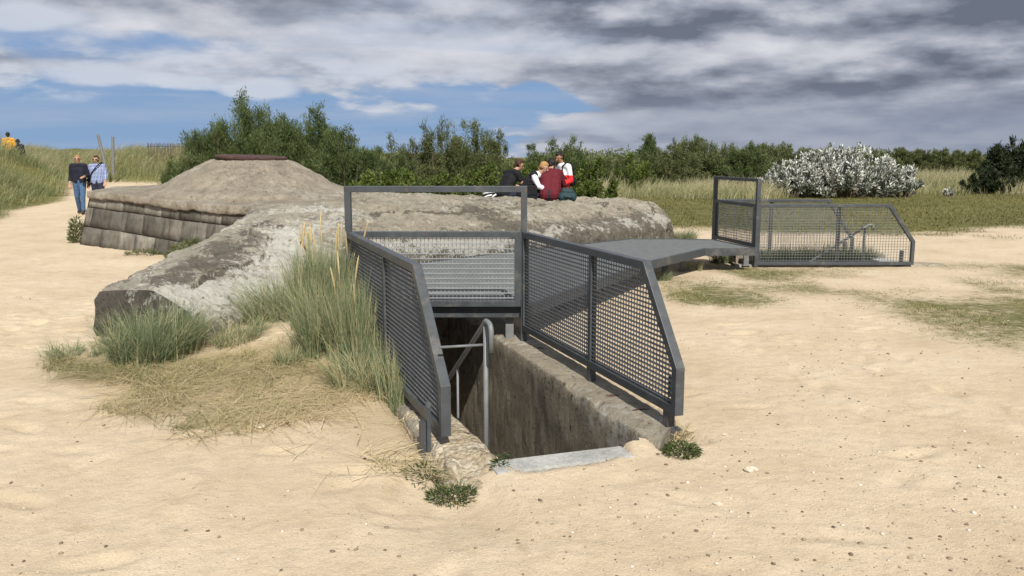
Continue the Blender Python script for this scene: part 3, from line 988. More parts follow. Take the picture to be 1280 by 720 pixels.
# left panel
L2 = (LP_near - LP_far).length; uL = (LP_near - LP_far).normalized(); nL = Vector((uL.y, -uL.x, 0))
panel('left', LP_far, uL, [(0, .08), (L2, .10), (L2, .40), (L2 * .80, TOP), (0, TOP)], guard, vb=.0042, vp=.038, frame_name='side_panel')
mb = MB(); q = LP_far + uL * (L2 * .5)
mb.box(q + Vector((0, 0, (.09 + TOP) / 2)), .045, .05, TOP - .09 - .1, uL, nL); mb.build('mullion', M['paint'], guard, bevel=.003)
q = LP_near - uL * .14 - PERP * .075
mb = MB()
prof = [(-.04, -.12), (.04, -.12), (.04, .25), (.03, .285), (.01, .28), (-.04, .20)]
vs = [q + uL * a + Vector((0, 0, z)) + nL * d for d in (-.012, .012) for a, z in prof]
mb.add(vs, [(0, 1, 2, 3, 4, 5), (11, 10, 9, 8, 7, 6)] + [(i, 6 + i, 6 + (i + 1) % 6, (i + 1) % 6) for i in range(6)])
mb.box(q + nL * .03 + Vector((0, 0, .03)), .05, .03, .26, uL, nL)
mb.build('post_foot', M['paint'], guard)
# cross panel and the tall frame above
uc = (RP_far - LP_far).normalized(); nc = Vector((uc.y, -uc.x, 0)); Lc = (RP_far - LP_far).length
panel('cross', LP_far + nc * .0, uc, [(.03, DZ + .01), (Lc - .03, DZ + .01), (Lc - .03, TOP), (.03, TOP)], guard, hp=.045, vp=.036, hd=.032, hb=.005, vb=.005, gmat='bars', frame_name='cross_panel')
for o_ in (LP_far, RP_far):
    mb = MB(); mb.box(o_ + Vector((0, 0, .69)), .056, .066, 1.38, uc, nc); mb.build('post', M['paint'], guard, bevel=.004)
mb = MB(); mb.beam(LP_far - uc * .028 + Vector((0, 0, 1.408)), RP_far + uc * .028 + Vector((0, 0, 1.408)), .066, .055); mb.build('top_bar', M['paint'], guard, bevel=.004)

# handrail in the near stairwell
def bend(pts, r=.06, n=6):
    """round the corners of a polyline"""
    pts = [Vector(p) for p in pts]; out = [pts[0]]
    for i in range(1, len(pts) - 1):
        a, b, c_ = pts[i - 1], pts[i], pts[i + 1]
        d1 = (a - b); d2 = (c_ - b); k_ = min(r, d1.length * .49, d2.length * .49)
        p, q = b + d1.normalized() * k_, b + d2.normalized() * k_
        for j in range(n + 1):
            t = j / n; out.append(p * (1 - t) ** 2 + b * 2 * t * (1 - t) + q * t ** 2)
    return out + [pts[-1]]
def hr_pt(px, py):
    # intersection of the pixel's ray with the vertical plane 6 cm inside the left wall
    d = ray(px, py); o = Vector((0, 0, CH)); p0 = L_in(5.0) + PERP * .06
    t = (p0 - o).dot(PERP) / d.dot(PERP)
    return o + d * t
hp0 = hr_pt(607, 408); hp1 = hr_pt(562, 472)
print('handrail', hp0, hp1)
hr = empty('handrail', (hp0.x, hp0.y, 0), 'galvanised tube handrail running down into the foreground stairwell', 'handrail')
dirn = (hp1 - hp0)
mb = MB()
hook = [hp0 - raxis * .11 + Vector((0, 0, -.13)), hp0 - raxis * .11 + Vector((0, 0, .03)), hp0 + Vector((0, 0, .035)), hp0 + raxis * .04, hp1, hp1 + dirn * 1.6]
mb.tube(bend(hook, .07), .0150, 12); mb.build('rail', M['galv'], hr, smooth=True)
mb = MB(); mb.tube([hp0 + Vector((0, 0, .0)), Vector((hp0.x, hp0.y, -.35))], .0145, 12); mb.build('post', M['galv'], hr, smooth=True)
p2 = hr_pt(572, 463); p2 = hp0 + dirn * ((p2 - hp0).dot(raxis) / dirn.dot(raxis))
mb = MB(); mb.tube([p2, Vector((p2.x, p2.y, -.7))], .008, 8); mb.build('post', M['galv'], hr, smooth=True)
pb = hr_pt(606, 431)
mb = MB(); mb.tube([pb, pb - PERP * .27 + Vector((0, 0, -.0)) + raxis * .02], .008, 8); mb.build('stay', M['galv'], hr, smooth=True)

# ------------------------------------------------------------------ walkway of grating from one stair to the other
wk = empty('walkway', (1.2, 11, 0), 'raised grey grating walkway on short legs between the two stairwells', 'walkway')
A_ = at(812, 327, DZ); B_ = at(881, 311, DZ); C_ = at(946, 311, DZ); E_ = at(893, 300, DZ); F_ = at(787, 299, DZ)
deck = [LP_far + nc * .06 + Vector((0, .0, DZ)), RP_far + nc * .06 + uc * .02 + Vector((0, 0, DZ)), A_, B_, C_, E_, at(842, 299, DZ), F_,
        Vector((.12, 12.3, DZ)), Vector((-1.1, 10.95, DZ)), Vector((-1.75, 9.6, DZ))]
A2_ = None
deck[0] = LP_far - nc * .0 + Vector((0, .06, DZ)); deck[1] = RP_far + Vector((.02, .06, DZ))
def deck_mesh():
    g = MB()
    poly = [(p.x, p.y) for p in deck]
    def spans(ax, v):
        r = []; n = len(poly); o = 1 - ax
        for i in range(n):
            a, b = poly[i], poly[(i + 1) % n]
            if (a[ax] - v) * (b[ax] - v) < 0:
                t = (v - a[ax]) / (b[ax] - a[ax]); r.append(a[o] + (b[o] - a[o]) * t)
        r.sort(); return list(zip(r[::2], r[1::2]))
    ys = [p[1] for p in poly]; xs = [p[0] for p in poly]
    y = min(ys) + .012
    while y < max(ys):
        for a, b in spans(1, y): g.box(((a + b) / 2, y, DZ - .0125), b - a, .007, .025)
        y += .021
    x = min(xs) + .03
    while x < max(xs):
        for a, b in spans(0, x): g.box((x, (a + b) / 2, DZ - .0165), .006, b - a, .012)
        x += .10
    me = bpy.data.meshes.new('deck'); me.from_pydata(g.v, [], g.f); rebase(me, wk)
    link('deck', me, M['deck'], wk)
    f = MB()
    n = len(deck)
    for i in range(n):
        a, b = deck[i], deck[(i + 1) % n]
        d = (b - a).normalized()
        f.beam(a + Vector((0, 0, -.045)), b + Vector((0, 0, -.045)) - d * .02, .04, .11)
    f.build('edge_beam', M['paint'], wk)
    inner = MB()
    for t in (.25, .5, .75):
        a = deck[1].lerp(deck[2], t); b = Vector((-1.75, 9.6, DZ)).lerp(F_, t)
        inner.beam(a + Vector((0, 0, -.08)), b + Vector((0, 0, -.08)), .05, .08)
    inner.build('cross_beam', M['paint'], wk)
deck_mesh()
legs = [at(637, 425, 0), at(831, 341, 0), at(853, 338, 0), at(932, 333, 0), at(940, 325, 0) + Vector((0, .6, 0)), Vector((0.55, 9.4, 0)), Vector((-1.7, 9.3, 0)), Vector((2.0, 13.6, 0)), Vector((1.1, 10.6, 0))]
for i, p in enumerate(legs):
    mb = MB(); mb.box((p.x, p.y, .08), .075 if i == 0 else .08, .055, .34); mb.box((p.x, p.y, -.001 + .02), .12, .11, .012)
    mb.build('leg', M['grate'], wk, bevel=.003)

# ------------------------------------------------------------------ far stairwell with its guard rail
far_g = empty('guard_rail', (FP0.x, FP0.y, 0), 'far grey mesh guard rail at the right end of the walkway', 'guard rail')
uF = (FP1 - FP0).normalized(); LF = (FP1 - FP0).length; nF = Vector((uF.y, -uF.x, 0))
TF = .97
panel('f', FP0, uF, [(0, .03), (LF, .03), (LF, .40), (LF * .835, TF), (0, TF)], far_g, hp=.042, vp=.045, hd=.02, vb=.005, fw=.05, frame_name='side_panel')
panel('b', FB0, uF, [(0, .03), (LF * .985, .03), (LF * .985, .30), (LF * .80, TF), (0, TF)], far_g, hp=.042, vp=.045, hd=.02, vb=.005, fw=.05, frame_name='side_panel')
for o_, ts in ((FP0, (.52, .93)), (FB0, (.40, .93))):
    for t in ts:
        q = o_ + uF * LF * t
        mb = MB(); h_ = .97 if t < .6 else .28
        mb.box(q + Vector((0, .035, h_ / 2 - .03)), .05, .05, h_, uF, nF); mb.build('post_foot', M['paint'], far_g, bevel=.003)
ucf = (FP0 - FB0).normalized(); Lcf = (FP0 - FB0).length; ncf = Vector((ucf.y, -ucf.x, 0))
panel('c', FB0, ucf, [(.03, .30), (Lcf - .03, .30), (Lcf - .03, TF), (.03, TF)], far_g, hp=.042, vp=.042, hd=.02, vb=.005, frame_name='cross_panel')
for o_ in (FB0, FP0):
    mb = MB(); mb.box(o_ + Vector((0, 0, .655)), .06, .06, 1.31, ucf, ncf); mb.build('post', M['paint'], far_g, bevel=.004)
mb = MB(); mb.beam(FB0 - ucf * .03 + Vector((0, 0, 1.335)), FP0 + ucf * .03 + Vector((0, 0, 1.335)), .06, .05); mb.build('top_bar', M['paint'], far_g, bevel=.004)

far_s = empty('stairwell', (FP0.x + 1.2, FP0.y + .75, 0), 'far concrete stairwell sunk in the sand inside the right hand mesh rail', 'stairwell')
rough_wall('side_wall', (FP1.x + .55, FP0.y + .30, 0), (FP0.x - .3, FP0.y + .30, 0), (0, -1, 0), .26, -2, .03, M['pitwall'], M['walltop'], far_s, nlen=80)
rough_wall('side_wall', (FP0.x - .3, FB0.y - .3, 0), (FP1.x + .1, FB0.y - .3, 0), (0, 1, 0), .30, -2, .05, M['pitwall'], M['walltop'], far_s, nlen=80)
for i in range(7):
    mb = MB(); mb.box((FP1.x - .05 - .3 * i, FP0.y + .75, -.17 * i - .13), .32, .9, .26); mb.build('step', M['slab' if i == 0 else 'pitwall'], far_s, bevel=.01)
mb = MB(); mb.box((FP0.x - .1, FP0.y + .75, -.7), .3, 1.1, 1.7); mb.build('end_wall', M['pitwall'], far_s)
fh = empty('handrail', (FP1.x - .5, FP0.y + .40, 0), 'thin galvanised handrail slanting down inside the far stairwell', 'handrail')
h0 = atd(1086, 281, FP0.y + .42); h1 = atd(1008, 330, FP0.y + .42)
mb = MB(); mb.tube(bend([h0 + Vector((.07, 0, -.10)), h0 + Vector((.07, 0, .0)), h0, h1, h1 + (h1 - h0) * .7], .05), .019, 10); mb.build('rail', M['galv'], fh, smooth=True)
q = h0 + Vector((-.06, 0, -.03)); mb = MB(); mb.tube([q, Vector((q.x, q.y, -.3))], .017, 8); mb.build('post', M['galv'], fh, smooth=True)

# rusty stubs of reinforcement on the wall top
for i, (px, py, a, lab) in enumerate(((672, 437, .25, 'rusty bent reinforcement stub on the wall top nearest the walkway leg'),
                           (762, 496, .15, 'rusty forked reinforcement stub in the middle of the wall top'),
                           (800, 514, .05, 'rusty reinforcement stub on the wall top nearest the rail foot'))):
    p = at(px, py, .02)
    mb = MB(); d = Vector((math.cos(a), math.sin(a) * .6, 0))
    mb.tube([p - d * .06, p - d * .02 + Vector((0, 0, .012)), p + d * .03 + Vector((0, 0, .014)), p + d * .07 + Vector((0, 0, .004))], .0055, 7)
    if i == 1: mb.tube([p - d * .05 + Vector((0, -.03, 0)), p + Vector((0, -.03, .012)), p + d * .06 + Vector((0, -.02, .006))], .0055, 7)
    tag(mb.build('rebar', M['rust'], smooth=True), lab, 'rebar', 'rusty reinforcement stubs on the stairwell wall')

# ------------------------------------------------------------------ vegetation
M['marram'] = mat_leaf('marram_blades', (.135, .185, .095), (.26, .31, .175), (.58, .50, .30), .55, .35)
M['dunegrass'] = mat_leaf('dune_grass_blades', (.21, .245, .105), (.38, .40, .205), (.56, .50, .31), .6, .45)
M['palegrass'] = mat_leaf('pale_tall_grass', (.25, .265, .12), (.45, .43, .24), (.62, .55, .37), .6, .4)
M['fieldgrass'] = mat_leaf('short_field_grass', (.085, .080, .022), (.145, .130, .040), (.25, .21, .09), .7, .2)
M['strawblades'] = mat_leaf('dry_straw_blades', (.17, .19, .08), (.46, .38, .205), (.64, .54, .34), .7, .2)
M['tamarisk'] = mat_leaf('tamarisk_leaves', (.075, .110, .036), (.140, .185, .070), (.225, .26, .115), .6, .45)
M['tamarisk_warm'] = mat_leaf('olive_shrub_leaves', (.090, .112, .040), (.165, .19, .078), (.265, .275, .13), .6, .45)
M['hedge'] = mat_leaf('pale_hedge_leaves', (.085, .112, .042), (.165, .19, .078), (.265, .275, .135), .6, .4)
M['rugosa'] = mat_leaf('broad_shrub_leaves', (.075, .11, .022), (.14, .19, .045), (.26, .28, .08), .5, .4)
M['darktree'] = mat_leaf('dark_pine_leaves', (.018, .028, .012), (.034, .050, .020), (.060, .075, .034), .6, .15)
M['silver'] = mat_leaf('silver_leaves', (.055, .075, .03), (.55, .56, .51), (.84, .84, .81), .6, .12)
M['weed'] = mat_leaf('green_weed_leaves', (.030, .050, .014), (.060, .095, .025), (.13, .14, .05), .5, .25)
M['bark'] = mat_plain('grey_brown_bark', (.11, .085, .06), .9, .4, 30, bump=.4)

def blades(base, h, ang, lean, w, segs=3, tipw=.12, rnd=None, face=None):
    base = np.asarray(base, float); n = len(base)
    h = np.broadcast_to(h, n).astype(float); lean = np.broadcast_to(lean, n).astype(float); w = np.broadcast_to(w, n).astype(float)
    ld = np.stack([np.cos(ang), np.sin(ang), 0 * ang], -1)
    fa = RNG.uniform(0, 2 * PI, n) if face is None else face
    wd = np.stack([np.cos(fa), np.sin(fa), 0 * fa], -1)
    vs = []
    for i in range(segs + 1):
        t = i / segs
        up = h * (t - .45 * np.minimum(lean, 1.3) * t * t)
        out = h * lean * (t ** 1.7) * .95
        p = base + ld * out[:, None]; p[:, 2] += up
        ww = w * (1 - (1 - tipw) * t ** 1.5) * .5
        vs.append(p - wd * ww[:, None]); vs.append(p + wd * ww[:, None])
    V = np.stack(vs, 1).reshape(-1, 3)
    k = 2 * (segs + 1)
    f0 = np.array([[2 * i, 2 * i + 1, 2 * i + 3, 2 * i + 2] for i in range(segs)])
    Fc = (np.arange(n)[:, None, None] * k + f0[None]).reshape(-1, 4)
    if rnd is None: rnd = RNG.random(n)
    return V, Fc, np.repeat(rnd, k)

def scatter(n, box, dens):
    """rejection sample n points in box with density function"""
    out = np.zeros((0, 2))
    while len(out) < n:
        p = np.stack([RNG.uniform(box[0], box[1], n), RNG.uniform(box[2], box[3], n)], -1)
        d = dens(p[:, 0], p[:, 1])
        out = np.concatenate([out, p[RNG.random(n) < d]])
    return out[:n]

def wind(n, base=.3, spread=.9):
    return base + RNG.normal(0, spread, n)

# dune grass on the left banks: nobody could count it
def dune_grass():
    def dens(x, y):
        s = dune_s(x, y)
        a = sstep(.1, 1.2, s) * sstep(15, 20, y)
        b = sstep(37.5, 40, y + .35 * (x + 16)) * sstep(-5, -9, x)
        c = (x > -.66 * y - 1.5) * (x < -.22 * y)
        n = fbm(np.stack([x * .9, y * .9, 0 * x], -1), 3)
        return np.maximum(a, b) * c * np.clip(.55 + .7 * n, .12, 1)
    P = scatter(78000, (-36, -4, 15, 56), dens)
    z = terrain(P[:, 0], P[:, 1])
    n = len(P)
    cl = fbm(np.stack([P[:, 0] * .7, P[:, 1] * .7, 0 * z + 2], -1), 3)
    s = dune_s(P[:, 0], P[:, 1])
    h = RNG.uniform(.35, .75, n) * (1 + .35 * cl) * np.where(s > .1, .45 + .55 * sstep(.1, 1.6, s), 1)
    rnd = np.clip(.40 + .34 * cl + RNG.normal(0, .2, n) + .25 * sstep(36, 40, P[:, 1]), 0, 1)
    V, Fc, r = blades(np.column_stack([P, z - .02]), h, wind(n, -.2, .7), RNG.uniform(.25, .95, n), RNG.uniform(.012, .024, n), 2, rnd=rnd)
    tag(npmesh('dune_grass', V, Fc, M['dunegrass'], attrs={'rnd': r}), 'grey green marram grass covering the dune bank left of the sand path', 'grass', kind='stuff')
dune_grass()

def field_grass():
    def dens(x, y):
        g = grass_mask(x, y)
        return np.where(g > .3, g, 0) * (x < .66 * y + 2) * (x > -.1 * y)
    P = scatter(36000, (-2, 34, 7, 46), lambda x, y: dens(x, y) * np.clip(11 / y, 0, 1) * (y > 17) + .0)
    P2 = scatter(14000, (1.5, 9, 7, 15), lambda x, y: np.where(grass_mask(x, y) > .25, grass_mask(x, y), .0) * np.clip(.5 + fbm(np.stack([x * 2.2, y * 2.2, 0 * x], -1), 3), 0, 1))
    n = len(P2); V, Fc, r = blades(np.column_stack([P2, terrain(P2[:, 0], P2[:, 1]) + micro(P2[:, 0], P2[:, 1])]), RNG.uniform(.012, .045, n), wind(n, 0, 2), RNG.uniform(.6, 1.6, n), RNG.uniform(.004, .008, n), 2, rnd=np.clip(RNG.normal(.3, .25, n), 0, 1))
    tag(npmesh('patch_grass', V, Fc, M['strawblades'], attrs={'rnd': r}), 'thin dry grass patches on the trampled sand at the right', 'grass', kind='stuff')
    n = len(P)
    z = terrain(P[:, 0], P[:, 1])
    h = RNG.uniform(.04, .12, n) * (1 + 1.3 * np.clip(fbm(np.column_stack([P * .5, np.zeros(n)]), 3), 0, 1))
    V, Fc, r = blades(np.column_stack([P, z]), h, wind(n, 0, 2), RNG.uniform(.4, 1.4, n), RNG.uniform(.012, .022, n), 2)
    tag(npmesh('field_grass', V, Fc, M['fieldgrass'], attrs={'rnd': r}), 'short olive turf of the flat field', 'grass', kind='stuff')
    def dens2(x, y):
        a = sstep(33.8, 35.5, y + .12 * (x - 5) + .8 * np.sin(x * .9)) * sstep(41, 39, y) * (x < .32 * y + .4 * np.sin(y * 2)) * (x > -.02 * y)
        b = sstep(38, 40, y) * sstep(52, 47, y) * (x > .46 * y) * (x < .60 * y) * .7
        nn = np.clip(.5 + .8 * fbm(np.stack([x * .6, y * .6, 0 * x], -1), 3), .05, 1)
        return np.maximum(a, b) * nn
    P = scatter(26000, (-1, 34, 32, 54), dens2); n = len(P)
    z = terrain(P[:, 0], P[:, 1])
    cl = fbm(np.column_stack([P * .8, np.zeros(n)]), 3)
    V, Fc, r = blades(np.column_stack([P, z]), RNG.uniform(.35, .85, n) * (1 + .4 * cl), wind(n, 0, 1.5), RNG.uniform(.2, .8, n), RNG.uniform(.014, .026, n), 2,
                      rnd=np.clip(.5 + .3 * cl + RNG.normal(0, .2, n), 0, 1))
    tag(npmesh('tall_grass', V, Fc, M['palegrass'], attrs={'rnd': r}), 'pale tall dry grass in front of the far hedge', 'grass', kind='stuff')
field_grass()

def straw():
    P = scatter(9000, (-4.2, .1, 4.2, 8.6), lambda x, y: straw_mask(x, y) ** 1.1 * (x < (L_in(5).x - .34) - (y - L_in(5).y) * .345) * np.clip(.12 + 1.4 * fbm(np.stack([x * 2, y * 2, 0 * x], -1), 3), .02, 1)
                * ~((x < -2.4) & (y > 7.5)))
    n = len(P); z = terrain(P[:, 0], P[:, 1]) + micro(P[:, 0], P[:, 1])
    rnd = np.clip(RNG.beta(1.6, 1.0, n) + .5 * fbm(np.column_stack([P * 1.4, np.zeros(n)]), 2), 0, 1)
    V, Fc, r = blades(np.column_stack([P, z]), RNG.uniform(.10, .42, n) ** 1.2, fbm(np.column_stack([P * 1.6, np.zeros(n)]), 3) * 3.0 - .5 + RNG.normal(0, 1.0, n), RNG.uniform(1.4, 2.2, n), RNG.uniform(.0035, .0075, n), 3, rnd=rnd)
    gz = terrain(V[:, 0], V[:, 1]) + micro(V[:, 0], V[:, 1]); V[:, 2] = gz + (V[:, 2] - gz) * .38
    V[:, 2] = np.maximum(V[:, 2], terrain(V[:, 0], V[:, 1]) + micro(V[:, 0], V[:, 1]) + .006)
    # short living tussocks among the dead runners
    c = P[RNG.integers(0, n, 170)]
    Q = np.repeat(c, 22, 0) + RNG.normal(0, .035, (170 * 22, 2)); m = len(Q)
    V2, F2, r2 = blades(np.column_stack([Q, terrain(Q[:, 0], Q[:, 1]) + micro(Q[:, 0], Q[:, 1]) - .01]), RNG.uniform(.04, .15, m), wind(m, 0, 2), RNG.uniform(.3, 1.2, m), RNG.uniform(.003, .006, m), 3, rnd=np.clip(RNG.normal(.22, .2, m), 0, .8))
    F2 = F2 + len(V); V = np.concatenate([V, V2]); Fc = np.concatenate([Fc, F2]); r = np.concatenate([r, r2])
    tag(npmesh('straw_mat', V, Fc, M['strawblades'], attrs={'rnd': r}), 'flattened dry straw and runners on the sand below the grass clumps', 'grass', kind='stuff')
straw()

def clump(label, x, y, n, h, rad, lean, mat='marram', w=(.0035, .0085), wang=0.0, bias=.35, group='marram grass clumps in the foreground', heads=0, ell=1.0, rot=0.0, dry=.12, cat='grass clump', name='grass_clump', sink=.02):
    t = empty(name, (x, y, TZ(x, y)), label, cat, group)
    a = RNG.uniform(0, 2 * PI, n); r = rad * np.sqrt(RNG.random(n)) * (1 - .25 * RNG.random(n))
    ux, uy = r * np.cos(a), r * np.sin(a) * ell
    bx = x + ux * math.cos(rot) - uy * math.sin(rot); by = y + ux * math.sin(rot) + uy * math.cos(rot)
    # gather in tussocks
    k = max(3, n // 70); c = RNG.integers(0, n, k)
    d = (bx[:, None] - bx[c][None]) ** 2 + (by[:, None] - by[c][None]) ** 2
    j = d.argmin(1); s_ = RNG.uniform(.25, .8, n)
    bx = bx * s_ + bx[c][j] * (1 - s_); by = by * s_ + by[c][j] * (1 - s_)
    out = np.arctan2(by - y, bx - x)
    ang = np.where(RNG.random(n) < .6, out + RNG.normal(0, .7, n), wang + RNG.normal(0, .8, n))
    hh = h * RNG.uniform(.45, 1.05, n) * (1 - .25 * (np.hypot(bx - x, by - y) / rad) ** 2)
    z = terrain(bx, by) - sink
    rnd = np.clip(RNG.beta(1.2, 1.9, n) * 1.15 + bias - .38, 0, .66)
    rnd = np.where(RNG.random(n) < dry, RNG.uniform(.75, 1, n), rnd)
    ll = np.clip(RNG.normal(lean, lean * .5, n), .03, 1.5)
    V, Fc, r_ = blades(np.column_stack([bx, by, z]), hh, ang, ll, RNG.uniform(w[0], w[1], n), 4, rnd=rnd)
    npmesh('blades', V, Fc, M[mat], t, attrs={'rnd': r_})
    if heads:
        m = MB()
        for i in range(heads):
            q = int(RNG.integers(0, n)); aa = ang[q]; H = h * random.uniform(.85, 1.12)
            p0 = Vector((bx[q], by[q], z[q])); dr = Vector((math.cos(aa), math.sin(aa), 0)); le = random.uniform(.02, .22)
            pts = [p0 + dr * (H * le * s * s) + Vector((0, 0, H * s)) for s in (0, .4, .78, .82, .9, .97, 1.0)]
            m.tube(pts, [.0022, .002, .002, .007, .0085, .006, .001], 6)
        m.build('seed_heads', M['straw_head'], t, smooth=True)
    return t
M['straw_head'] = mat_plain('straw_seed_heads', (.46, .37, .20), .8, .2, 60)

# big fan in front of the wing's dark end
clump('round fan of long green grass against the dark broken end of the wing', -3.0, 6.95, 2300, .60, .42, .50, wang=.4, bias=.30, rot=.1, dry=.15)
clump('low dry grass skirt at the left foot of the wing end', -3.75, 7.05, 420, .24, .34, .9, wang=2.6, bias=.28, dry=.2)
clump('small grass tuft right of the fan on the wing foot', -2.35, 7.15, 520, .32, .26, .85, wang=.2, bias=.45, dry=.35)
# tall stand beside the left rail
clump('tallest stand of grass with pale seed heads against the left mesh panel', -1.62, 7.35, 2300, .92, .36, .17, wang=.2, bias=.34, heads=16, ell=1.3, dry=.2)
clump('upright green grass between the left mesh panel and the tallest stand', -1.16, 6.55, 2300, .84, .27, .14, wang=.6, bias=.34, ell=1.7, rot=.35, heads=5, dry=.22)
clump('thin edge of grass beside the low end of the left mesh panel', -.80, 5.78, 850, .60, .15, .15, wang=.9, bias=.32, ell=2.2, rot=.35, dry=.25)
clump('long grass leaning left below the white wing slope', -2.15, 7.75, 1100, .60, .36, .6, wang=2.9, bias=.4, dry=.25)
clump('grass behind the left mesh panel beside the walkway', -1.95, 8.5, 1100, .74, .36, .28, wang=.4, bias=.35, heads=4, dry=.15)
clump('short bright tuft with pale dead blades in the straw', -1.75, 6.42, 240, .26, .12, .45, wang=.4, bias=.4, dry=.35)
clump('loose middle grass in front of the tallest stand', -1.48, 6.75, 1900, .72, .30, .34, wang=3.0, bias=.38, dry=.24)
clump('drooping dry grass in front of the upright green grass', -1.12, 6.05, 700, .42, .26, .6, wang=2.6, bias=.42, dry=.45)

def weedy(label, x, y, n, h, rad, mat='weed', name='weed', cat='weed', lw=.016, ll=.04, group='small green weeds', up=.35, z0=None, flat=1.0):
    t = empty(name, (x, y, TZ(x, y) if z0 is None else z0), label, cat, group)
    a = RNG.uniform(0, 2 * PI, n); r = rad * np.sqrt(RNG.random(n)); hh = h * RNG.random(n) ** .8 * np.sqrt(np.clip(1 - (r / rad) ** 2, .03, 1))
    p = np.column_stack([x + r * np.cos(a), y + r * np.sin(a) * flat, hh]); p[:, 2] += (terrain(p[:, 0], p[:, 1]) if z0 is None else z0)
    V, Fc, rn = leaves(p, np.column_stack([np.cos(a), np.sin(a), np.full(n, up)]), .6, ll, lw, RNG.random(n))
    npmesh('leaves', V, Fc, M[mat], t, attrs={'rnd': rn})
    m = MB()
    for i in range(10):
        q = RNG.integers(0, n); m.tube([Vector((x + random.uniform(-.3, .3) * rad, y, t.location.z - .03)), Vector(p[q])], [.004, .002], 5)
    m.build('stems', M['bark'], t)
    return t

def leaves(p, d, jit, ll, lw, rnd):
    n = len(p); d = d / (np.linalg.norm(d, axis=1, keepdims=True) + 1e-9)
    d = d + RNG.normal(0, jit, (n, 3)); d /= np.linalg.norm(d, axis=1, keepdims=True) + 1e-9
    s = np.cross(d, RNG.normal(0, 1, (n, 3))); s /= np.linalg.norm(s, axis=1, keepdims=True) + 1e-9
    L_ = ll * RNG.uniform(.6, 1.25, n)[:, None]; W_ = lw * RNG.uniform(.7, 1.2, n)[:, None]
    V = np.stack([p, p + d * L_ * .45 + s * W_ * .5, p + d * L_, p + d * L_ * .45 - s * W_ * .5], 1).reshape(-1, 3)
    Fc = np.arange(4 * n).reshape(-1, 4)
    return V, Fc, np.repeat(rnd, 4)

q = at(852, 566, 0); weedy('small green weed at the near right corner of the stairwell wall', q.x, q.y, 700, .055, .105, ll=.030, lw=.008)
q = at(826, 545, 0); weedy('dry sprigs round the foot of the right rail post', q.x + .08, q.y + .12, 260, .09, .13, mat='strawblades', ll=.06, lw=.006, up=.8)
q = at(562, 618, 0); weedy('dark green weed under the broken wall end', q.x + .0, q.y + .12, 750, .05, .125, ll=.040, lw=.0055, flat=.7)
q = at(545, 600, 0); weedy('sparse weed left of the broken wall end', q.x - .05, q.y + .12, 160, .07, .12, ll=.05, lw=.008)
q = at(625, 588, 0); weedy('tiny green sprig beside the pale top step', q.x, q.y + .06, 130, .10, .05, ll=.04, lw=.01)
q = at(95, 305, 0); weedy('leafy green plant at the left corner of the block wall', q.x + .06, q.y - .05, 700, .50, .14, mat='tamarisk_warm', name='plant', cat='plant', ll=.09, lw=.022, up=1.0)
q = at(265, 326, 0); weedy('bushy brown green plant at the foot of the block wall', q.x - .1, q.y - .2, 1500, .34, .55, mat='tamarisk_warm', name='plant', cat='plant', ll=.08, lw=.02, up=1.0, flat=.6)
q = at(180, 322, 0); weedy('low weed at the foot of the block wall near its corner', q.x, q.y - .05, 200, .10, .30, mat='tamarisk_warm', ll=.07, lw=.018, up=.8, flat=.5)
q = at(857, 296, 0); clump('green tuft behind the right end of the bunker roof', q.x, q.y, 500, .30, .35, .6, w=(.008, .014), bias=.3, group='grass tufts by the walkway')
q = at(838, 350, 0); clump('thin tuft of weeds under the walkway corner', q.x - .15, q.y, 260, .22, .22, .5, w=(.004, .008), bias=.35, group='grass tufts by the walkway')
q = at(868, 338, 0); clump('dry stalks between the walkway legs', q.x, q.y + .1, 120, .30, .18, .4, w=(.004, .008), bias=.5, dry=.5, group='grass tufts by the walkway')
q = at(915, 330, 0); clump('green grass growing under the far end of the walkway', q.x, q.y + .3, 600, .26, .35, .5, w=(.006, .010), bias=.25, group='grass tufts by the walkway', ell=.5)
for px, lab in ((958, 'dark grass in the far stairwell at its left end'), (985, 'dark grass in the far stairwell left of its middle post'), (1012, 'dark grass in the far stairwell at the foot of the slanting rail'),
                (1040, 'dark grass in the far stairwell under the middle of the slanting rail'), (1066, 'dark grass in the far stairwell near the upper end of the slanting rail')):
    clump(lab, atd(px, 320, FB0.y - .15).x, FB0.y - .42, 1100, .68, .28, .30, w=(.008, .014), bias=.12, group='grass tufts in the far stairwell', ell=.3, mat='weed', sink=.34)

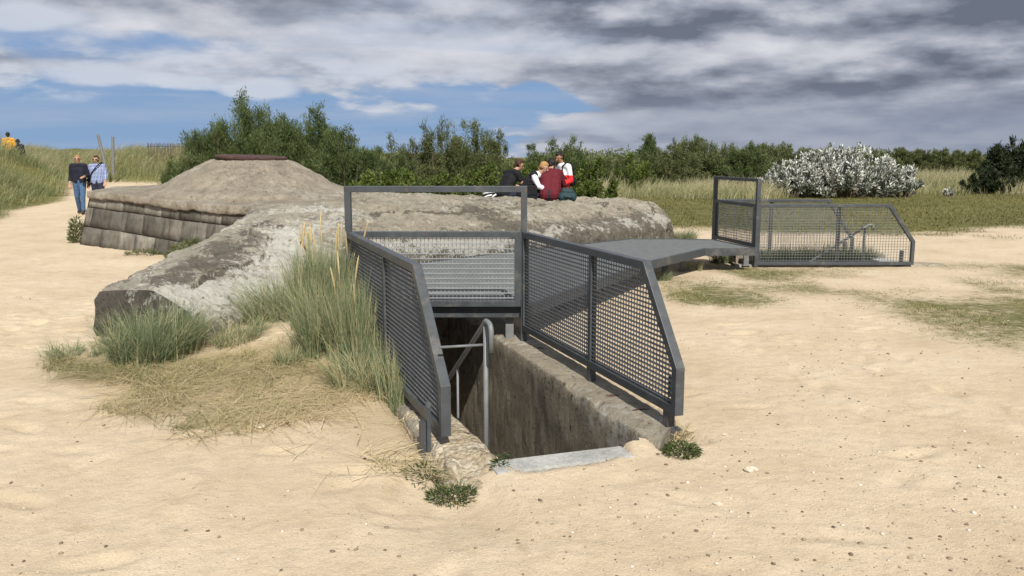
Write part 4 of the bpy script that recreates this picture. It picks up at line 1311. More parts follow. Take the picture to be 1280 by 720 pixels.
# ---- trees and shrubs: every one its own trunk and crown
def tree(label, px, top, wpx, y, mat='tamarisk', base=None, nb=46, tw=22, lf=16, ll=.16, lw=.028, up=.55, name='tamarisk', cat='shrub', group=None, flat=.8, low=.12, spread=1.0, peaks=.28, rndb=0.0, trunk_r=.05):
    X = atd(px, top, y).x; ztop = atd(px, top, y).z
    zb = TZ(X, y) if base is None else base
    H = (ztop - zb) * 1.0; W = wpx * y / F / 2 * 1.055
    t = empty(name, (X, y, zb), label, cat, group)
    P = []; D = []; Rn = []
    tr = MB()
    for b in range(nb):
        az = RNG.uniform(0, 2 * PI)
        rr = math.sqrt(RNG.uniform(0, 1))
        hm = (1 - .66 * rr ** (3.2 if group == 'shrubs of the far hedge' else 2.6)) * (1 - peaks * RNG.uniform(0, 1) ** 1.3)
        if b % 3 == 2: hm *= RNG.uniform(.25, .85)
        e = max(low, hm)
        tip = np.array([X + W * rr * math.cos(az), y + W * flat * rr * math.sin(az), zb + H * e])
        root = np.array([X + W * .42 * math.cos(az) * rr, y + W * .3 * math.sin(az) * rr, zb - .05])
        mid = root * .5 + tip * .5 + np.array([(tip[0] - root[0]) * .22 * spread, (tip[1] - root[1]) * .22, .04 * H])
        ts = np.linspace(0, 1, 7)[:, None]
        curve = root * (1 - ts) ** 2 + mid * 2 * ts * (1 - ts) + tip * ts ** 2
        if b % 2 == 0 or nb < 24:
            tr.tube([Vector(c) for c in curve], [trunk_r * (1 - .8 * k_ / 6) for k_ in range(7)], 5, cap=False)
        u = RNG.uniform(.22, 1.0, tw) ** .8
        c0 = root * (1 - u[:, None]) ** 2 + mid * 2 * (u * (1 - u))[:, None] + tip * (u ** 2)[:, None]
        dirn_ = (tip - mid) / (np.linalg.norm(tip - mid) + 1e-9)
        td = dirn_ * .7 + RNG.normal(0, .5, (tw, 3)) + np.array([0, 0, up])
        td /= np.linalg.norm(td, axis=1, keepdims=True)
        tl = (.15 if mat == 'silver' else .16) * (H + W) * .5 * RNG.uniform(.5, 1.1, tw) * (1.15 - .5 * u)
        s = RNG.random((tw, lf))
        pp = c0[:, None] + td[:, None] * (tl[:, None] * s)[..., None] + RNG.normal(0, (.014 if mat == 'silver' else .028) * (H + W) * .5, (tw, lf, 3))
        P.append(pp.reshape(-1, 3)); D.append(np.repeat(td, lf, 0))
        br = RNG.normal(0, .10)
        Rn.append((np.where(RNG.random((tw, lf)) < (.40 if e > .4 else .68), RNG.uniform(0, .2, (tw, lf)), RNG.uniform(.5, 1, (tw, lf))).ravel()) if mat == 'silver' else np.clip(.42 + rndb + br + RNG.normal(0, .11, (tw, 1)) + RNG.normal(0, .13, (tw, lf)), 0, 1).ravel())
    P = np.concatenate(P); D = np.concatenate(D); Rn = np.concatenate(Rn)
    P[:, 2] = np.maximum(P[:, 2], zb + .01)
    V, Fc, r = leaves(P, D, .35, ll, lw, Rn)
    npmesh('crown', V, Fc, M[mat], t, attrs={'rnd': r})
    tr.build('trunk', M['bark'], t, smooth=True)
    return t

G1 = 'tamarisk bushes behind the bunker'
F1 = dict(ll=.12, lw=.019, group=G1, up=.35)
tree('tallest wide feathery tamarisk behind the rusty lid', 308, 121, 150, 25.5, nb=110, tw=26, lf=34, peaks=.24, **F1)
tree('feathery tamarisk plume behind the right slope of the dome', 398, 129, 70, 25.0, nb=56, tw=24, lf=32, peaks=.24, **F1)
tree('lower tamarisk spreading left of the dome', 262, 154, 100, 24.5, nb=60, tw=24, lf=30, peaks=.24, **F1)
tree('low dense tamarisk mass above the left corner of the rail frame', 428, 163, 110, 24.0, nb=76, tw=26, lf=30, peaks=.2, **F1)
tree('small leafy bush left of the dome beside the dune grass', 228, 188, 56, 24.0, nb=28, tw=18, lf=24, **F1)
tree('tamarisk filling the dip between the two tall plumes', 354, 142, 105, 24.6, nb=80, tw=26, lf=30, peaks=.22, low=.05, **F1)
tree('small tamarisk sloping down to the gap right of the big bushes', 464, 183, 70, 24.3, nb=42, tw=22, lf=26, low=.05, **F1)
G2 = 'olive shrubs behind the middle of the bunker'
tree('upright olive shrub with bare twigs at the left of the middle group', 508, 158, 84, 28.5, mat='tamarisk_warm', nb=34, tw=20, lf=26, ll=.12, lw=.021, up=.4, group=G2, peaks=.30)
tree('tall olive shrub in the middle group', 548, 149, 92, 28.0, mat='tamarisk_warm', nb=40, tw=22, lf=28, ll=.12, lw=.021, up=.4, group=G2, peaks=.35)
tree('olive shrub with the highest plumes of the middle group', 588, 145, 88, 28.5, mat='tamarisk_warm', nb=40, tw=22, lf=28, ll=.12, lw=.021, up=.4, group=G2, peaks=.30)
tree('rounded olive shrub at the right of the middle group', 622, 164, 62, 27.5, mat='tamarisk_warm', nb=30, tw=20, lf=28, ll=.12, lw=.021, up=.4, group=G2)
tree('low olive shrub filling the left foot of the middle group', 486, 182, 84, 27.0, mat='tamarisk', nb=34, tw=20, lf=28, ll=.12, lw=.021, up=.4, group=G2)
G3 = 'broad leaved low shrubs behind the bunker'
for i, (px, top, w_, yy, lab) in enumerate(((500, 207, 70, 22.5, 'low bright leaved shrub above the left half of the tall rail frame'),
        (555, 203, 80, 22.8, 'low bright leaved shrub above the middle of the tall rail frame'),
        (606, 207, 70, 22.4, 'low bright leaved shrub left of the man in the black T-shirt'),
        (455, 214, 60, 22.0, 'low green shrub where the dome meets the tall rail frame'),
        (655, 196, 60, 23.5, 'leafy shrub directly behind the seated people'),
        (742, 196, 60, 27, 'pale green leafy shrub right of the standing man'),
        (790, 192, 62, 38, 'yellow green shrub at the left end of the far hedge'))):
    tree(lab, px, top, w_, yy, mat='rugosa', nb=40, tw=20, lf=13, ll=.085, lw=.055, up=.2, name='leafy_shrub', group=G3, low=.05)
tree('tamarisk plume rising behind the seated woman', 668, 178, 50, 30, nb=30, tw=22, lf=28, ll=.12, lw=.021, up=.4, group=G2, peaks=.35, name='tamarisk')
tree('tall tamarisk directly behind the standing man', 706, 162, 58, 30.5, nb=38, tw=24, lf=28, ll=.12, lw=.021, up=.4, group=G2, peaks=.32)
tree('thin leaning tamarisk sprig right of the standing man', 732, 186, 24, 30, nb=12, tw=18, lf=14, group=G2, peaks=.4)
G4 = 'shrubs of the far hedge'
hedge = [(762, 196, 80, 41, 'tamarisk_warm', 'low hedge shrub left of the thin tree'), (812, 166, 26, 43, 'tamarisk', 'thin small tree standing above the far hedge'),
         (836, 181, 92, 42, 'hedge', 'hedge shrub just right of the thin tree'), (866, 170, 84, 43, 'tamarisk_warm', 'highest rounded shrub of the far hedge'),
         (902, 173, 84, 42.5, 'hedge', 'broad shrub above the far tall rail frame'), (932, 184, 84, 42, 'tamarisk', 'hedge shrub above the right post of the far rail frame'),
         (954, 178, 70, 44, 'hedge', 'hedge shrub behind the left edge of the silver bush'), (982, 182, 84, 46, 'tamarisk_warm', 'hedge shrub seen above the left of the silver bush'),
         (1012, 188, 80, 47, 'hedge', 'hedge shrub behind the crest of the silver bush')]
for px, top, w_, yy, mt, lab in hedge:
    tree(lab, px, top, w_, yy, mat=mt, nb=54, tw=20, lf=26, ll=.16, lw=.03, up=.25, flat=.6, group=G4, low=.05, peaks=.24, name='hedge_shrub', rndb=.08)
for px, top, w_, yy, mt, lab in [(1098, 191, 60, 58, 'hedge', 'dark hedge shrub behind the right of the silver bush'), (1128, 186, 34, 60, 'hedge', 'pointed far shrub just right of the silver bush'),
         (1150, 189, 50, 60, 'tamarisk_warm', 'far shrub in the gap right of the silver bush'), (1182, 187, 52, 60, 'hedge', 'middle far shrub between silver bush and dark pine'),
         (1214, 190, 50, 61, 'tamarisk_warm', 'loose far shrub left of the dark pine'), (1248, 196, 70, 62, 'hedge', 'low far shrub behind the dark pine'),
         (1064, 196, 60, 58, 'hedge', 'far shrub hidden low behind the silver bush')]:
    tree(lab, px, top, w_, yy, mat=mt, nb=46, tw=20, lf=22, ll=.22, lw=.042, up=.25, group=G4, low=.05, peaks=.24, name='hedge_shrub', rndb=.05)
tree('dark dense pine at the right edge of the field', 1272, 176, 84, 41, mat='darktree', nb=70, tw=24, lf=16, ll=.2, lw=.045, name='pine_tree', cat='tree', low=.03, up=.2)
tree('low dark bramble at the left foot of the pine', 1236, 214, 60, 40, mat='darktree', nb=34, tw=18, lf=14, ll=.16, lw=.05, name='bramble', cat='shrub', low=.05, up=.2)
# the silver bush
tree('big silvery white leaved bush standing alone in the field', 1056, 184, 150, 36, mat='silver', nb=105, tw=17, lf=20, ll=.15, lw=.055, name='silver_bush', cat='bush', low=.06, up=.7, peaks=.22, flat=.7, rndb=.05)
tree('lower greyish silver bush at the left side of the big one', 988, 199, 74, 35.7, mat='silver', nb=56, tw=20, lf=14, ll=.14, lw=.045, name='silver_bush', cat='bush', low=.06, up=.6, rndb=-.05)
tree('small silver bush with long sprays at the right side of the big one', 1128, 201, 44, 35.7, mat='silver', nb=34, tw=20, lf=14, ll=.17, lw=.055, name='silver_bush', cat='bush', low=.06, up=.8)
tree('silvery sapling alone on the field right of the bushes', 1186, 236, 18, 36, mat='silver', nb=10, tw=10, lf=8, ll=.12, lw=.04, name='sapling', cat='sapling', low=.1)

# far-off scrub that reads as one mass
def far_scrub():
    n = 60000
    x = RNG.uniform(-32, 78, n); y = RNG.uniform(66, 84, n)
    top = 1.45 + .75 * fbm(np.column_stack([x * .22, y * .12, 0 * x]), 4) 
    z = RNG.random(n) ** .8 * np.clip(top, .6, 4)
    P = np.column_stack([x, y, z + .2])
    V, Fc, r = leaves(P, RNG.normal(0, 1, (n, 3)), .6, .40, .13, np.clip(.45 + .2 * fbm(np.column_stack([x * .4, y * .4, z]), 3) + RNG.normal(0, .15, n), 0, 1))
    tag(npmesh('distant_scrub', V, Fc, M['tamarisk_warm'], attrs={'rnd': r}), 'far off belt of dark green scrub along the horizon', 'scrub', kind='stuff')
far_scrub()

# grey leaning posts on the dune
for px, top, bot, lean, lab in ((129, 168, 195, -.10, 'grey fence post leaning left out of the dune grass'), (141, 171, 196, .0, 'upright grey fence post standing in the dune grass')):
    y = 38.5; p = atd(px, top, y); b = atd(px, bot + 14, y)
    mb = MB(); a_ = Vector((p.x - (.25 if lean else 0), y, p.z)); 
    mb.tube([b + Vector((.18 if lean else 0, 0, -.3)), a_], [.075, .065], 8)
    tag(mb.build('fence_post', M['post'] if 'post' in M else M['grate']), lab, 'post', 'fence posts on the dune')

pf = empty('paling_fence', (atd(206, 190, 41.5).x, 41.5, TZ(atd(206, 190, 41.5).x, 41.5)), 'low brown paling fence on the crest of the dune right of the posts', 'fence')
mb = MB(); wb = MB(); prev = None
for i in range(26):
    q = atd(184 + i * 1.75, 178.5 + (i % 3) * .5, 41.5 + .2 * math.sin(i)); g_ = TZ(q.x, q.y)
    mb.tube([Vector((q.x, q.y, g_ - .1)), Vector((q.x + random.uniform(-.03, .03), q.y, max(q.z, g_ + .5)))], .015, 5)
    w_ = Vector((q.x, q.y + .03, max(q.z, g_ + .5) - .15))
    if prev is not None: wb.tube([prev, w_], .012, 5)
    prev = w_
mb.build('pales', M['bark'], pf); wb.build('wire', M['bark'], pf)

# pebbles and grit strewn over the sand
def pebbles():
    ico = bmesh.new(); bmesh.ops.create_icosphere(ico, subdivisions=1, radius=1)
    iv = np.array([v.co[:] for v in ico.verts]); fi = np.array([[v.index for v in f.verts] for f in ico.faces]); ico.free()
    n = 11000
    y = 2.9 + 11 * RNG.random(n) ** 1.5; x = RNG.uniform(-.66, .66, n) * (y + .6)
    x[: n // 2] = np.abs(x[: n // 2]); kp = RNG.random(n) < np.clip(.35 + .9 * fbm(np.column_stack([x * .9, y * .7, 0 * x]), 3) + .25 * (x > 0), .05, 1); x, y = x[kp], y[kp]; n = len(x)
    ok = ~in_pit(x, y) & (grass_mask(x, y) < .7) & ~((x < -1.0) & (y > 7.2) & (x > -4.2)) & ~((y > 8.0) & (x < 3) & (x > -4))
    x, y = x[ok], y[ok]; n = len(x)
    s = .0022 + .0085 * RNG.random(n) ** 6
    z = terrain(x, y) + micro(x, y) + feet(x, y) + s * .25
    sc = np.column_stack([s * RNG.uniform(.8, 1.6, n), s * RNG.uniform(.8, 1.4, n), s * RNG.uniform(.45, .8, n)])
    a = RNG.uniform(0, 2 * PI, n)
    V = iv[None] * (1 + RNG.normal(0, .14, (n, len(iv), 1))) * sc[:, None]
    V = np.stack([V[..., 0] * np.cos(a)[:, None] - V[..., 1] * np.sin(a)[:, None], V[..., 0] * np.sin(a)[:, None] + V[..., 1] * np.cos(a)[:, None], V[..., 2]], -1)
    V = V + np.column_stack([x, y, z])[:, None]
    Fc = (np.arange(n)[:, None, None] * len(iv) + fi[None]).reshape(-1, 3)
    k = NT('pebble_stone')
    M['pebble'] = k.out(k.ramp(k.attr('rnd'), [(0, (.10, .08, .06)), (.35, (.27, .205, .14)), (.7, (.46, .38, .28)), (1, (.62, .57, .50))]), .85, spec=.25)
    tag(npmesh('pebbles', V.reshape(-1, 3), Fc, M['pebble'], smooth=False, attrs={'rnd': np.repeat(RNG.random(n), len(iv))}), 'small pebbles and grit strewn over the sand', 'pebbles', kind='stuff')
pebbles()

def stone(px, py, s, label, z0=0.0):
    p = at(px, py, z0); bm = bmesh.new(); bmesh.ops.create_icosphere(bm, subdivisions=3, radius=s)
    for v in bm.verts:
        c = np.array([v.co[:]]) / s
        k = 1 + .28 * float(fbm(c * 1.3 + px, 3)[0]); v.co = Vector((v.co.x * k * 1.4, v.co.y * k, v.co.z * k * .6))
    me = bpy.data.meshes.new('stone'); bm.to_mesh(me); bm.free()
    o = link('stone', me, M['stone']); o.location = (p.x, p.y, TZ(p.x, p.y) + float(micro(np.array([p.x]), np.array([p.y]))[0]) + s * .3)
    tag(o, label, 'stone', 'loose stones on the sand')
M['stone'] = mat_plain('pale_limestone', (.52, .46, .36), .9, .3, 40, bump=.4)
stone(243, 468, .030, 'pale stone in the straw right of the grass fan')
stone(326, 536, .028, 'pale stone lying in the middle of the straw')
stone(938, 588, .028, 'brownish clod alone on the open sand right of the stairwell')
stone(897, 630, .018, 'small clod on the sand nearest the photographer right of the step')
stone(906, 543, .014, 'small stone on the sand right of the corner weed')
# ------------------------------------------------------------------ people
def mat_cloth(name, c, var=.25, rough=.85):
    k = NT(name); p = k.obj()
    n = k.noise(p, 14, 5, .6)
    col = k.ramp(n, [(.3, tuple(x * (1 - var) for x in c)), (.7, tuple(min(1, x * (1 + var)) for x in c))])
    return k.out(col, rough, k.bump(n, .5, .02), spec=.2)
M['skin'] = mat_cloth('skin', (.44, .255, .185), .08, .55)
M['skin_tan'] = mat_cloth('tanned_skin', (.36, .19, .12), .08, .55)
M['black_cloth'] = mat_cloth('black_cloth', (.014, .014, .017))
M['navy_cloth'] = mat_cloth('navy_cloth', (.016, .018, .030))
M['jeans'] = mat_cloth('blue_jeans', (.065, .12, .22))
M['dark_jeans'] = mat_cloth('dark_jeans', (.025, .03, .05))
M['maroon_cloth'] = mat_cloth('maroon_cloth', (.115, .016, .023))
M['white_cloth'] = mat_cloth('white_cloth', (.72, .72, .76), .06)
M['red_cloth'] = mat_cloth('red_cloth', (.62, .03, .035), .15)
M['yellow_cloth'] = mat_cloth('mustard_cloth', (.56, .30, .045), .15)
M['teal_cloth'] = mat_cloth('teal_nylon', (.022, .048, .055), .25, .6)
M['hair_blond'] = mat_cloth('blond_hair', (.34, .20, .085), .35, .6)
M['hair_brown'] = mat_cloth('brown_hair', (.055, .028, .018), .3, .6)
M['hair_dark'] = mat_cloth('dark_hair', (.016, .012, .011), .3, .55)
M['glass'] = mat_plain('dark_lenses', (.012, .012, .014), .15, .1)
M['shoe'] = mat_cloth('shoe_leather', (.05, .045, .04))
def mat_plaid():
    k = NT('blue_plaid'); p = k.obj()
    w1 = k.n('ShaderNodeTexWave', bands_direction='X'); w1.inputs['Scale'].default_value = 8; k.put(w1, 'Vector', p)
    w2 = k.n('ShaderNodeTexWave', bands_direction='Z'); w2.inputs['Scale'].default_value = 8; k.put(w2, 'Vector', p)
    s = k.math('ADD', k.math('MULTIPLY', w1.outputs['Fac'], .5), k.math('MULTIPLY', w2.outputs['Fac'], .5))
    return k.out(k.ramp(s, [(.2, (.06, .085, .20)), (.5, (.20, .26, .46)), (.8, (.46, .52, .70))]), .85, spec=.2)
M['plaid'] = mat_plaid()
def mat_redwhite():
    k = NT('white_yoke_red_shirt'); p = k.obj()
    z = k.n('ShaderNodeSeparateXYZ'); k.put(z, 0, p)
    return k.out(k.ramp(k.smooth(z.outputs[2], 1.265, 1.275), [(0, (.62, .03, .035)), (1, (.74, .74, .78))]), .8, spec=.2)
M['redwhite'] = mat_redwhite()

DG = None
def sphere_pts(c, r, n=10, m=7, sc=(1, 1, 1)):
    out = []
    for i in range(m):
        ph = -PI / 2 + PI * i / (m - 1)
        for j in range(n if 0 < i < m - 1 else 1):
            th = 2 * PI * j / n
            out.append((c[0] + r * sc[0] * math.cos(ph) * math.cos(th), c[1] + r * sc[1] * math.cos(ph) * math.sin(th), c[2] + r * sc[2] * math.sin(ph)))
    return out

def blob(name, shapes, mat, parent, voxel=.011, smooth=4):
    """one continuous surface grown from tapered capsules: shapes = [(a, ra, b, rb[, scale])]"""
    me = bpy.data.meshes.new(name); bm = bmesh.new()
    for s in shapes:
        a, ra, b, rb = s[:4]; sc = s[4] if len(s) > 4 else (1, 1, 1)
        vs = [bm.verts.new(p) for p in sphere_pts(a, ra, sc=sc) + sphere_pts(b, rb, sc=sc)]
        r = bmesh.ops.convex_hull(bm, input=vs)
        junk = list({g for g in list(r['geom_interior']) + list(r['geom_unused']) if isinstance(g, bmesh.types.BMVert)})
        if junk: bmesh.ops.delete(bm, geom=junk, context='VERTS')
    bm.to_mesh(me); bm.free()
    tmp = bpy.data.objects.new(name + '_tmp', me); COL.objects.link(tmp)
    md = tmp.modifiers.new('r', 'REMESH'); md.mode = 'VOXEL'; md.voxel_size = voxel
    sm = tmp.modifiers.new('s', 'SMOOTH'); sm.factor = .5; sm.iterations = smooth
    dg = bpy.context.evaluated_depsgraph_get()
    m2 = bpy.data.meshes.new_from_object(tmp.evaluated_get(dg))
    bpy.data.objects.remove(tmp); bpy.data.meshes.remove(me)
    m2.name = name
    m2.polygons.foreach_set('use_smooth', np.ones(len(m2.polygons), bool))
    return link(name, m2, mat, parent)

V3 = Vector
def person(label, loc, rz, J, hair, shirt, trousers, skin='skin', sleeve=1.0, hair_len=0.0, vest=None, glasses=False, group=None, look=(0, 1, -.1), bulk=1.0, shoe=True, shirt_name='shirt'):
    """J: joints in a local frame facing +y"""
    t = empty('person', loc, label, 'person', group, rz)
    j = {k: V3(v) for k, v in J.items()}
    lk = V3(look).normalized(); hd = j['head']
    sx = lk.cross(V3((0, 0, 1))).normalized(); hup = sx.cross(lk)
    H = lambda a, b, c: tuple(hd + sx * a + lk * b + hup * c)
    B = []
    ch, pv, nk = j['chest'], j['pelvis'], j['neck']
    sh = (j['shR'] - j['shL']).normalized()
    tor = lambda g: [(ch + sh * .075 + V3((0, 0, .0)), .105 * bulk + g, pv + sh * .07, .105 * bulk + g), (ch - sh * .075, .105 * bulk + g, pv - sh * .07, .105 * bulk + g),
                     (j['shL'] + sh * .02, .062 + g, j['shR'] - sh * .02, .062 + g), (ch.lerp(nk, .1), .10 * bulk + g, pv.lerp(ch, .5), .10 * bulk + g)]
    arm = lambda S, g, f: [(j['sh' + S], .056 + g, j['el' + S], .043 + g)] + ([(j['el' + S], .042 + g, j['el' + S].lerp(j['wr' + S], f), .042 - .013 * f + g)] if f > 0 else [])
    leg = lambda S, g, f=1: [(j['hip' + S], .088 * bulk + g, j['kn' + S], .06 + g), (j['kn' + S], .058 + g, j['kn' + S].lerp(j['an' + S], f), .042 + g)]
    B += tor(0)
    B += [(nk - V3((0, 0, .05)), .058, hd - hup * .05, .05)]
    # head: cranium, jaw, nose, ears, brow
    B += [(H(0, -.012, .03), .078, H(0, .012, .022), .074), (H(0, .02, -.045), .052, H(0, .035, -.06), .042), (H(.0, .03, .0), .058, H(0, .03, -.03), .055),
          (H(0, .085, .012), .010, H(0, .104, -.018), .013), (H(.074, -.005, .0), .016, H(.078, -.01, .02), .016), (H(-.074, -.005, .0), .016, H(-.078, -.01, .02), .016)]
    for S in 'LR':
        B += arm(S, 0, 1.0) + leg(S, 0)
        w = j['wr' + S]; d = (w - j['el' + S]).normalized()
        side_ = d.cross(V3((0, 0, 1)) if abs(d.z) < .9 else V3((0, 1, 0))).normalized()
        cl = d.cross(side_).normalized()
        if S == 'R': pass
        B += [(w, .028, w + d * .03, .027), (w + d * .03 - side_ * .018, .017, w + d * .078 - side_ * .024, .014), (w + d * .03 + side_ * .018, .017, w + d * .078 + side_ * .024, .014), (w + d * .04, .018, w + d * .08, .015)]
        for k_, (o_, ln) in enumerate(((-.030, .058), (-.010, .072), (.011, .067), (.031, .050))):
            a = w + d * .082 + side_ * o_; b = a + d * ln * .55 + cl * .006 + side_ * o_ * .12; c = b + d * ln * .42 + cl * .022
            B += [(a, .0095, b, .009), (b, .009, c, .0078)]
        th0 = w + d * .025 - side_ * .026; th1 = th0 + d * .034 - side_ * .026; th2 = th1 + d * .03 - side_ * .004 + cl * .008
        B += [(th0, .013, th1, .011), (th1, .011, th2, .009)]
        an = j['an' + S]; fd = V3((0, 1, 0))
        B += [(an, .042, an + V3((0, .02, -.04)), .038), (an + V3((0, -.03, -.05)), .032, an + V3((0, .15, -.062)), .028)]
    blob('body', B, M[skin], t, .0085, 3)
    S_ = tor(.014)
    for S in 'LR': S_ += arm(S, .013, max(0, (sleeve - .5) * 2))
    if sleeve <= .5:
        S_ = tor(.014)
        for S in 'LR': S_ += [(j['sh' + S], .072, j['sh' + S].lerp(j['el' + S], sleeve * 2), .062)]
    S_ += [(nk - V3((0, 0, .055)), .085, nk - V3((0, 0, .05)), .07)]
    blob(shirt_name, S_, M[shirt], t, .012, 5)
    if vest:
        blob('vest', tor(.028), M[vest], t, .013, 4)
    T_ = []
    for S in 'LR': T_ += leg(S, .014, .97)
    T_ += [(j['hipL'], .105 * bulk, j['hipR'], .105 * bulk), (pv - sh * .05, .112 * bulk, pv + sh * .05, .112 * bulk)]
    blob('trousers', T_, M[trousers], t, .012, 4)
    hs = [(H(0, -.028, .042), .080, H(0, -.018, .048), .079), (H(0, .022, .072), .052, H(0, -.02, .07), .06), (H(.035, -.03, .02), .062, H(-.035, -.03, .02), .062), (H(0, -.055, -.01), .055, H(0, -.05, -.05 - hair_len), .05)]
    blob('hair', hs, M[hair], t, .009, 2)
    for s_ in (-1, 1):
        if glasses:
            blob('sunglasses_lens', [(H(.034 * s_ - .012, .075, .012), .017, H(.034 * s_ + .012, .072, .010), .017)], M['glass'], t, .006, 1)
        else:
            blob('eye', [(H(.031 * s_ - .005, .075, .012), .009, H(.031 * s_ + .005, .074, .012), .009)], M['hair_dark'], t, .005, 1)
    blob('mouth', [(H(-.018, .074, -.052), .006, H(.018, .074, -.052), .006)], M['lips'], t, .004, 1)
    if shoe:
        for S in 'LR':
            an = j['an' + S]
            blob('shoe', [(an + V3((0, 0, -.01)), .05, an + V3((0, -.01, -.045)), .046), (an + V3((0, -.035, -.052)), .040, an + V3((0, .16, -.064)), .037)], M['shoe'], t, .012, 2)
    return t
M['lips'] = mat_cloth('lips', (.30, .10, .085), .1, .5)

def stand(s=1.0, step=.0, arms=0.0):
    J = dict(head=(0, .02, 1.62), neck=(0, 0, 1.50), chest=(0, 0, 1.28), pelvis=(0, 0, .96), shL=(-.185, 0, 1.42), shR=(.185, 0, 1.42),
             elL=(-.235, -.03, 1.13), elR=(.235, -.03, 1.13), wrL=(-.245, .08 + arms, .90), wrR=(.245, .08 + arms, .90),
             hipL=(-.09, 0, .92), hipR=(.09, 0, .92), knL=(-.095, .05 + step * .5, .50), knR=(.095, .05 - step * .35, .50), anL=(-.095, step, .10), anR=(.095, -step * .9, .12))
    return {k: tuple(x * s for x in v) for k, v in J.items()}

def sit(hunch=.25, s=1.0, arms=.3):
    h = hunch
    J = dict(pelvis=(0, 0, .12), chest=(0, .10 + h * .35, .43 - h * .12), neck=(0, .16 + h * .75, .63 - h * .22), head=(0, .24 + h * .95, .735 - h * .27),
             shL=(-.185, .12 + h * .6, .56 - h * .18), shR=(.185, .12 + h * .6, .56 - h * .18),
             elL=(-.25, .25 + h * .5, .29), elR=(.25, .25 + h * .5, .29), wrL=(-.12, .46 + h * .3, .25 + .0), wrR=(.12, .46 + h * .3, .25),
             hipL=(-.09, .02, .10), hipR=(.09, .02, .10), knL=(-.12, .46, .13), knR=(.12, .46, .13), anL=(-.12, .50, -.30), anR=(.12, .50, -.30))
    return {k: tuple(x * s for x in v) for k, v in J.items()}

def ground_pt(px, y):
    p = atd(px, 250, y); return (p.x, y, TZ(p.x, y))
# two women on the path
g = ground_pt(101, 24.6)
J = stand(.965, .20); J['wrL'] = (-.16, .20, 1.06)
W1 = person('woman in a dark navy shirt and blue jeans walking down the sand path', (g[0], g[1], g[2] + .01), PI + .25, J, 'hair_blond', 'navy_cloth', 'jeans', sleeve=.8, group='two women walking on the path', glasses=True, look=(0, 1, -.05))
g = ground_pt(124, 24.9)
J = stand(.95, .12); J['elL'] = (-.25, .02, 1.10); J['wrL'] = (-.245, .16, .90)
W2 = person('woman in a blue plaid shirt and sunglasses with a dark shoulder bag', (g[0], g[1], g[2] + .01), PI + .15, J, 'hair_brown', 'plaid', 'dark_jeans', sleeve=.8, group='two women walking on the path', glasses=True, bulk=1.16, look=(.1, 1, -.12))
def shoulder_bag():
    # hangs at her right hip from a strap across the chest
    t = empty('shoulder_bag', W2.location + Vector((0, 0, .9)), 'dark shoulder bag hanging at the hip of the woman in plaid', 'bag', rz=W2.rotation_euler.z)
    blob('pouch', [((.21, .09, -.06), .05, (.21, .14, -.06), .05), ((.20, .07, .05), .045, (.22, .15, .05), .045)], M['black_cloth'], t, .012, 2)
    m = MB(); m.tube([(.20, .12, .06), (.10, .155, .27), (-.02, .155, .42), (-.12, .10, .53), (-.15, -.03, .555), (-.02, -.14, .40), (.18, -.1, .1), (.21, .03, .05)], .016, 8)
    m.build('strap', M['black_cloth'], t, smooth=True, world=False)
shoulder_bag()
# walkers behind the dune crest
for px, top, y_, sz, cloth, hair_, lab, sl in ((9, 158, 37.6, 1.0, 'yellow_cloth', 'hair_dark', 'walker in a mustard top half hidden behind the dune crest', .45), (22, 172, 38.4, .85, 'navy_cloth', 'hair_dark', 'walker of whom only dark hair shows above the dune grass', 1.0)):
    p = atd(px, top, y_)
    print('walker', p.z, TZ(p.x, y_) + 1.72 * sz)
    person(lab, (p.x, y_, TZ(p.x, y_)), .4, stand(sz), hair_, cloth, 'dark_jeans', skin='skin_tan', sleeve=sl, group='walkers behind the dune', look=(.3, 1, 0))
# group resting on the back of the bunker
G5 = 'group of young people resting on the bunker roof'
SEAT = .84
p = atd(629, 240, 16.9)
person('seated man in a black T-shirt with his back half turned', (p.x, 16.9, SEAT), -.95, sit(.16, .98), 'hair_brown', 'black_cloth', 'dark_jeans', sleeve=.27, group=G5, look=(.35, .8, -.45))
p = atd(652, 240, 17.0)
J = sit(.24, .94); J['wrR'] = (.14, .60, .16); J['wrL'] = (-.02, .60, .18)
person('seated blond woman in a black vest over a white shirt leaning forward', (p.x, 17.0, SEAT), -1.65, J, 'hair_blond', 'white_cloth', 'dark_jeans', sleeve=.8, vest='black_cloth', group=G5, look=(.25, .85, -.45), hair_len=.02)
p = atd(687, 240, 16.8)
person('seated person in a maroon hoodie seen from behind with head bowed', (p.x, 16.8, SEAT), -.12, sit(.20, 1.02), 'hair_dark', 'maroon_cloth', 'dark_jeans', sleeve=1.0, group=G5, look=(.2, .8, -.6), bulk=1.28, shirt_name='hoodie')
p = atd(703, 240, 18.6)
J = stand(1.02, .06); J['wrL'] = (-.12, .30, 1.02); J['wrR'] = (.13, .30, .98); J['elR'] = (.25, .02, 1.12); J['head'] = (0, .09, 1.65); J['neck'] = (0, .03, 1.53)
STD = person('standing man in a white and red shirt looking down at the group', (p.x, 18.6, .02), 2.25, J, 'hair_dark', 'redwhite', 'dark_jeans', skin='skin_tan', sleeve=.9, group=G5, look=(0, .9, -.45))
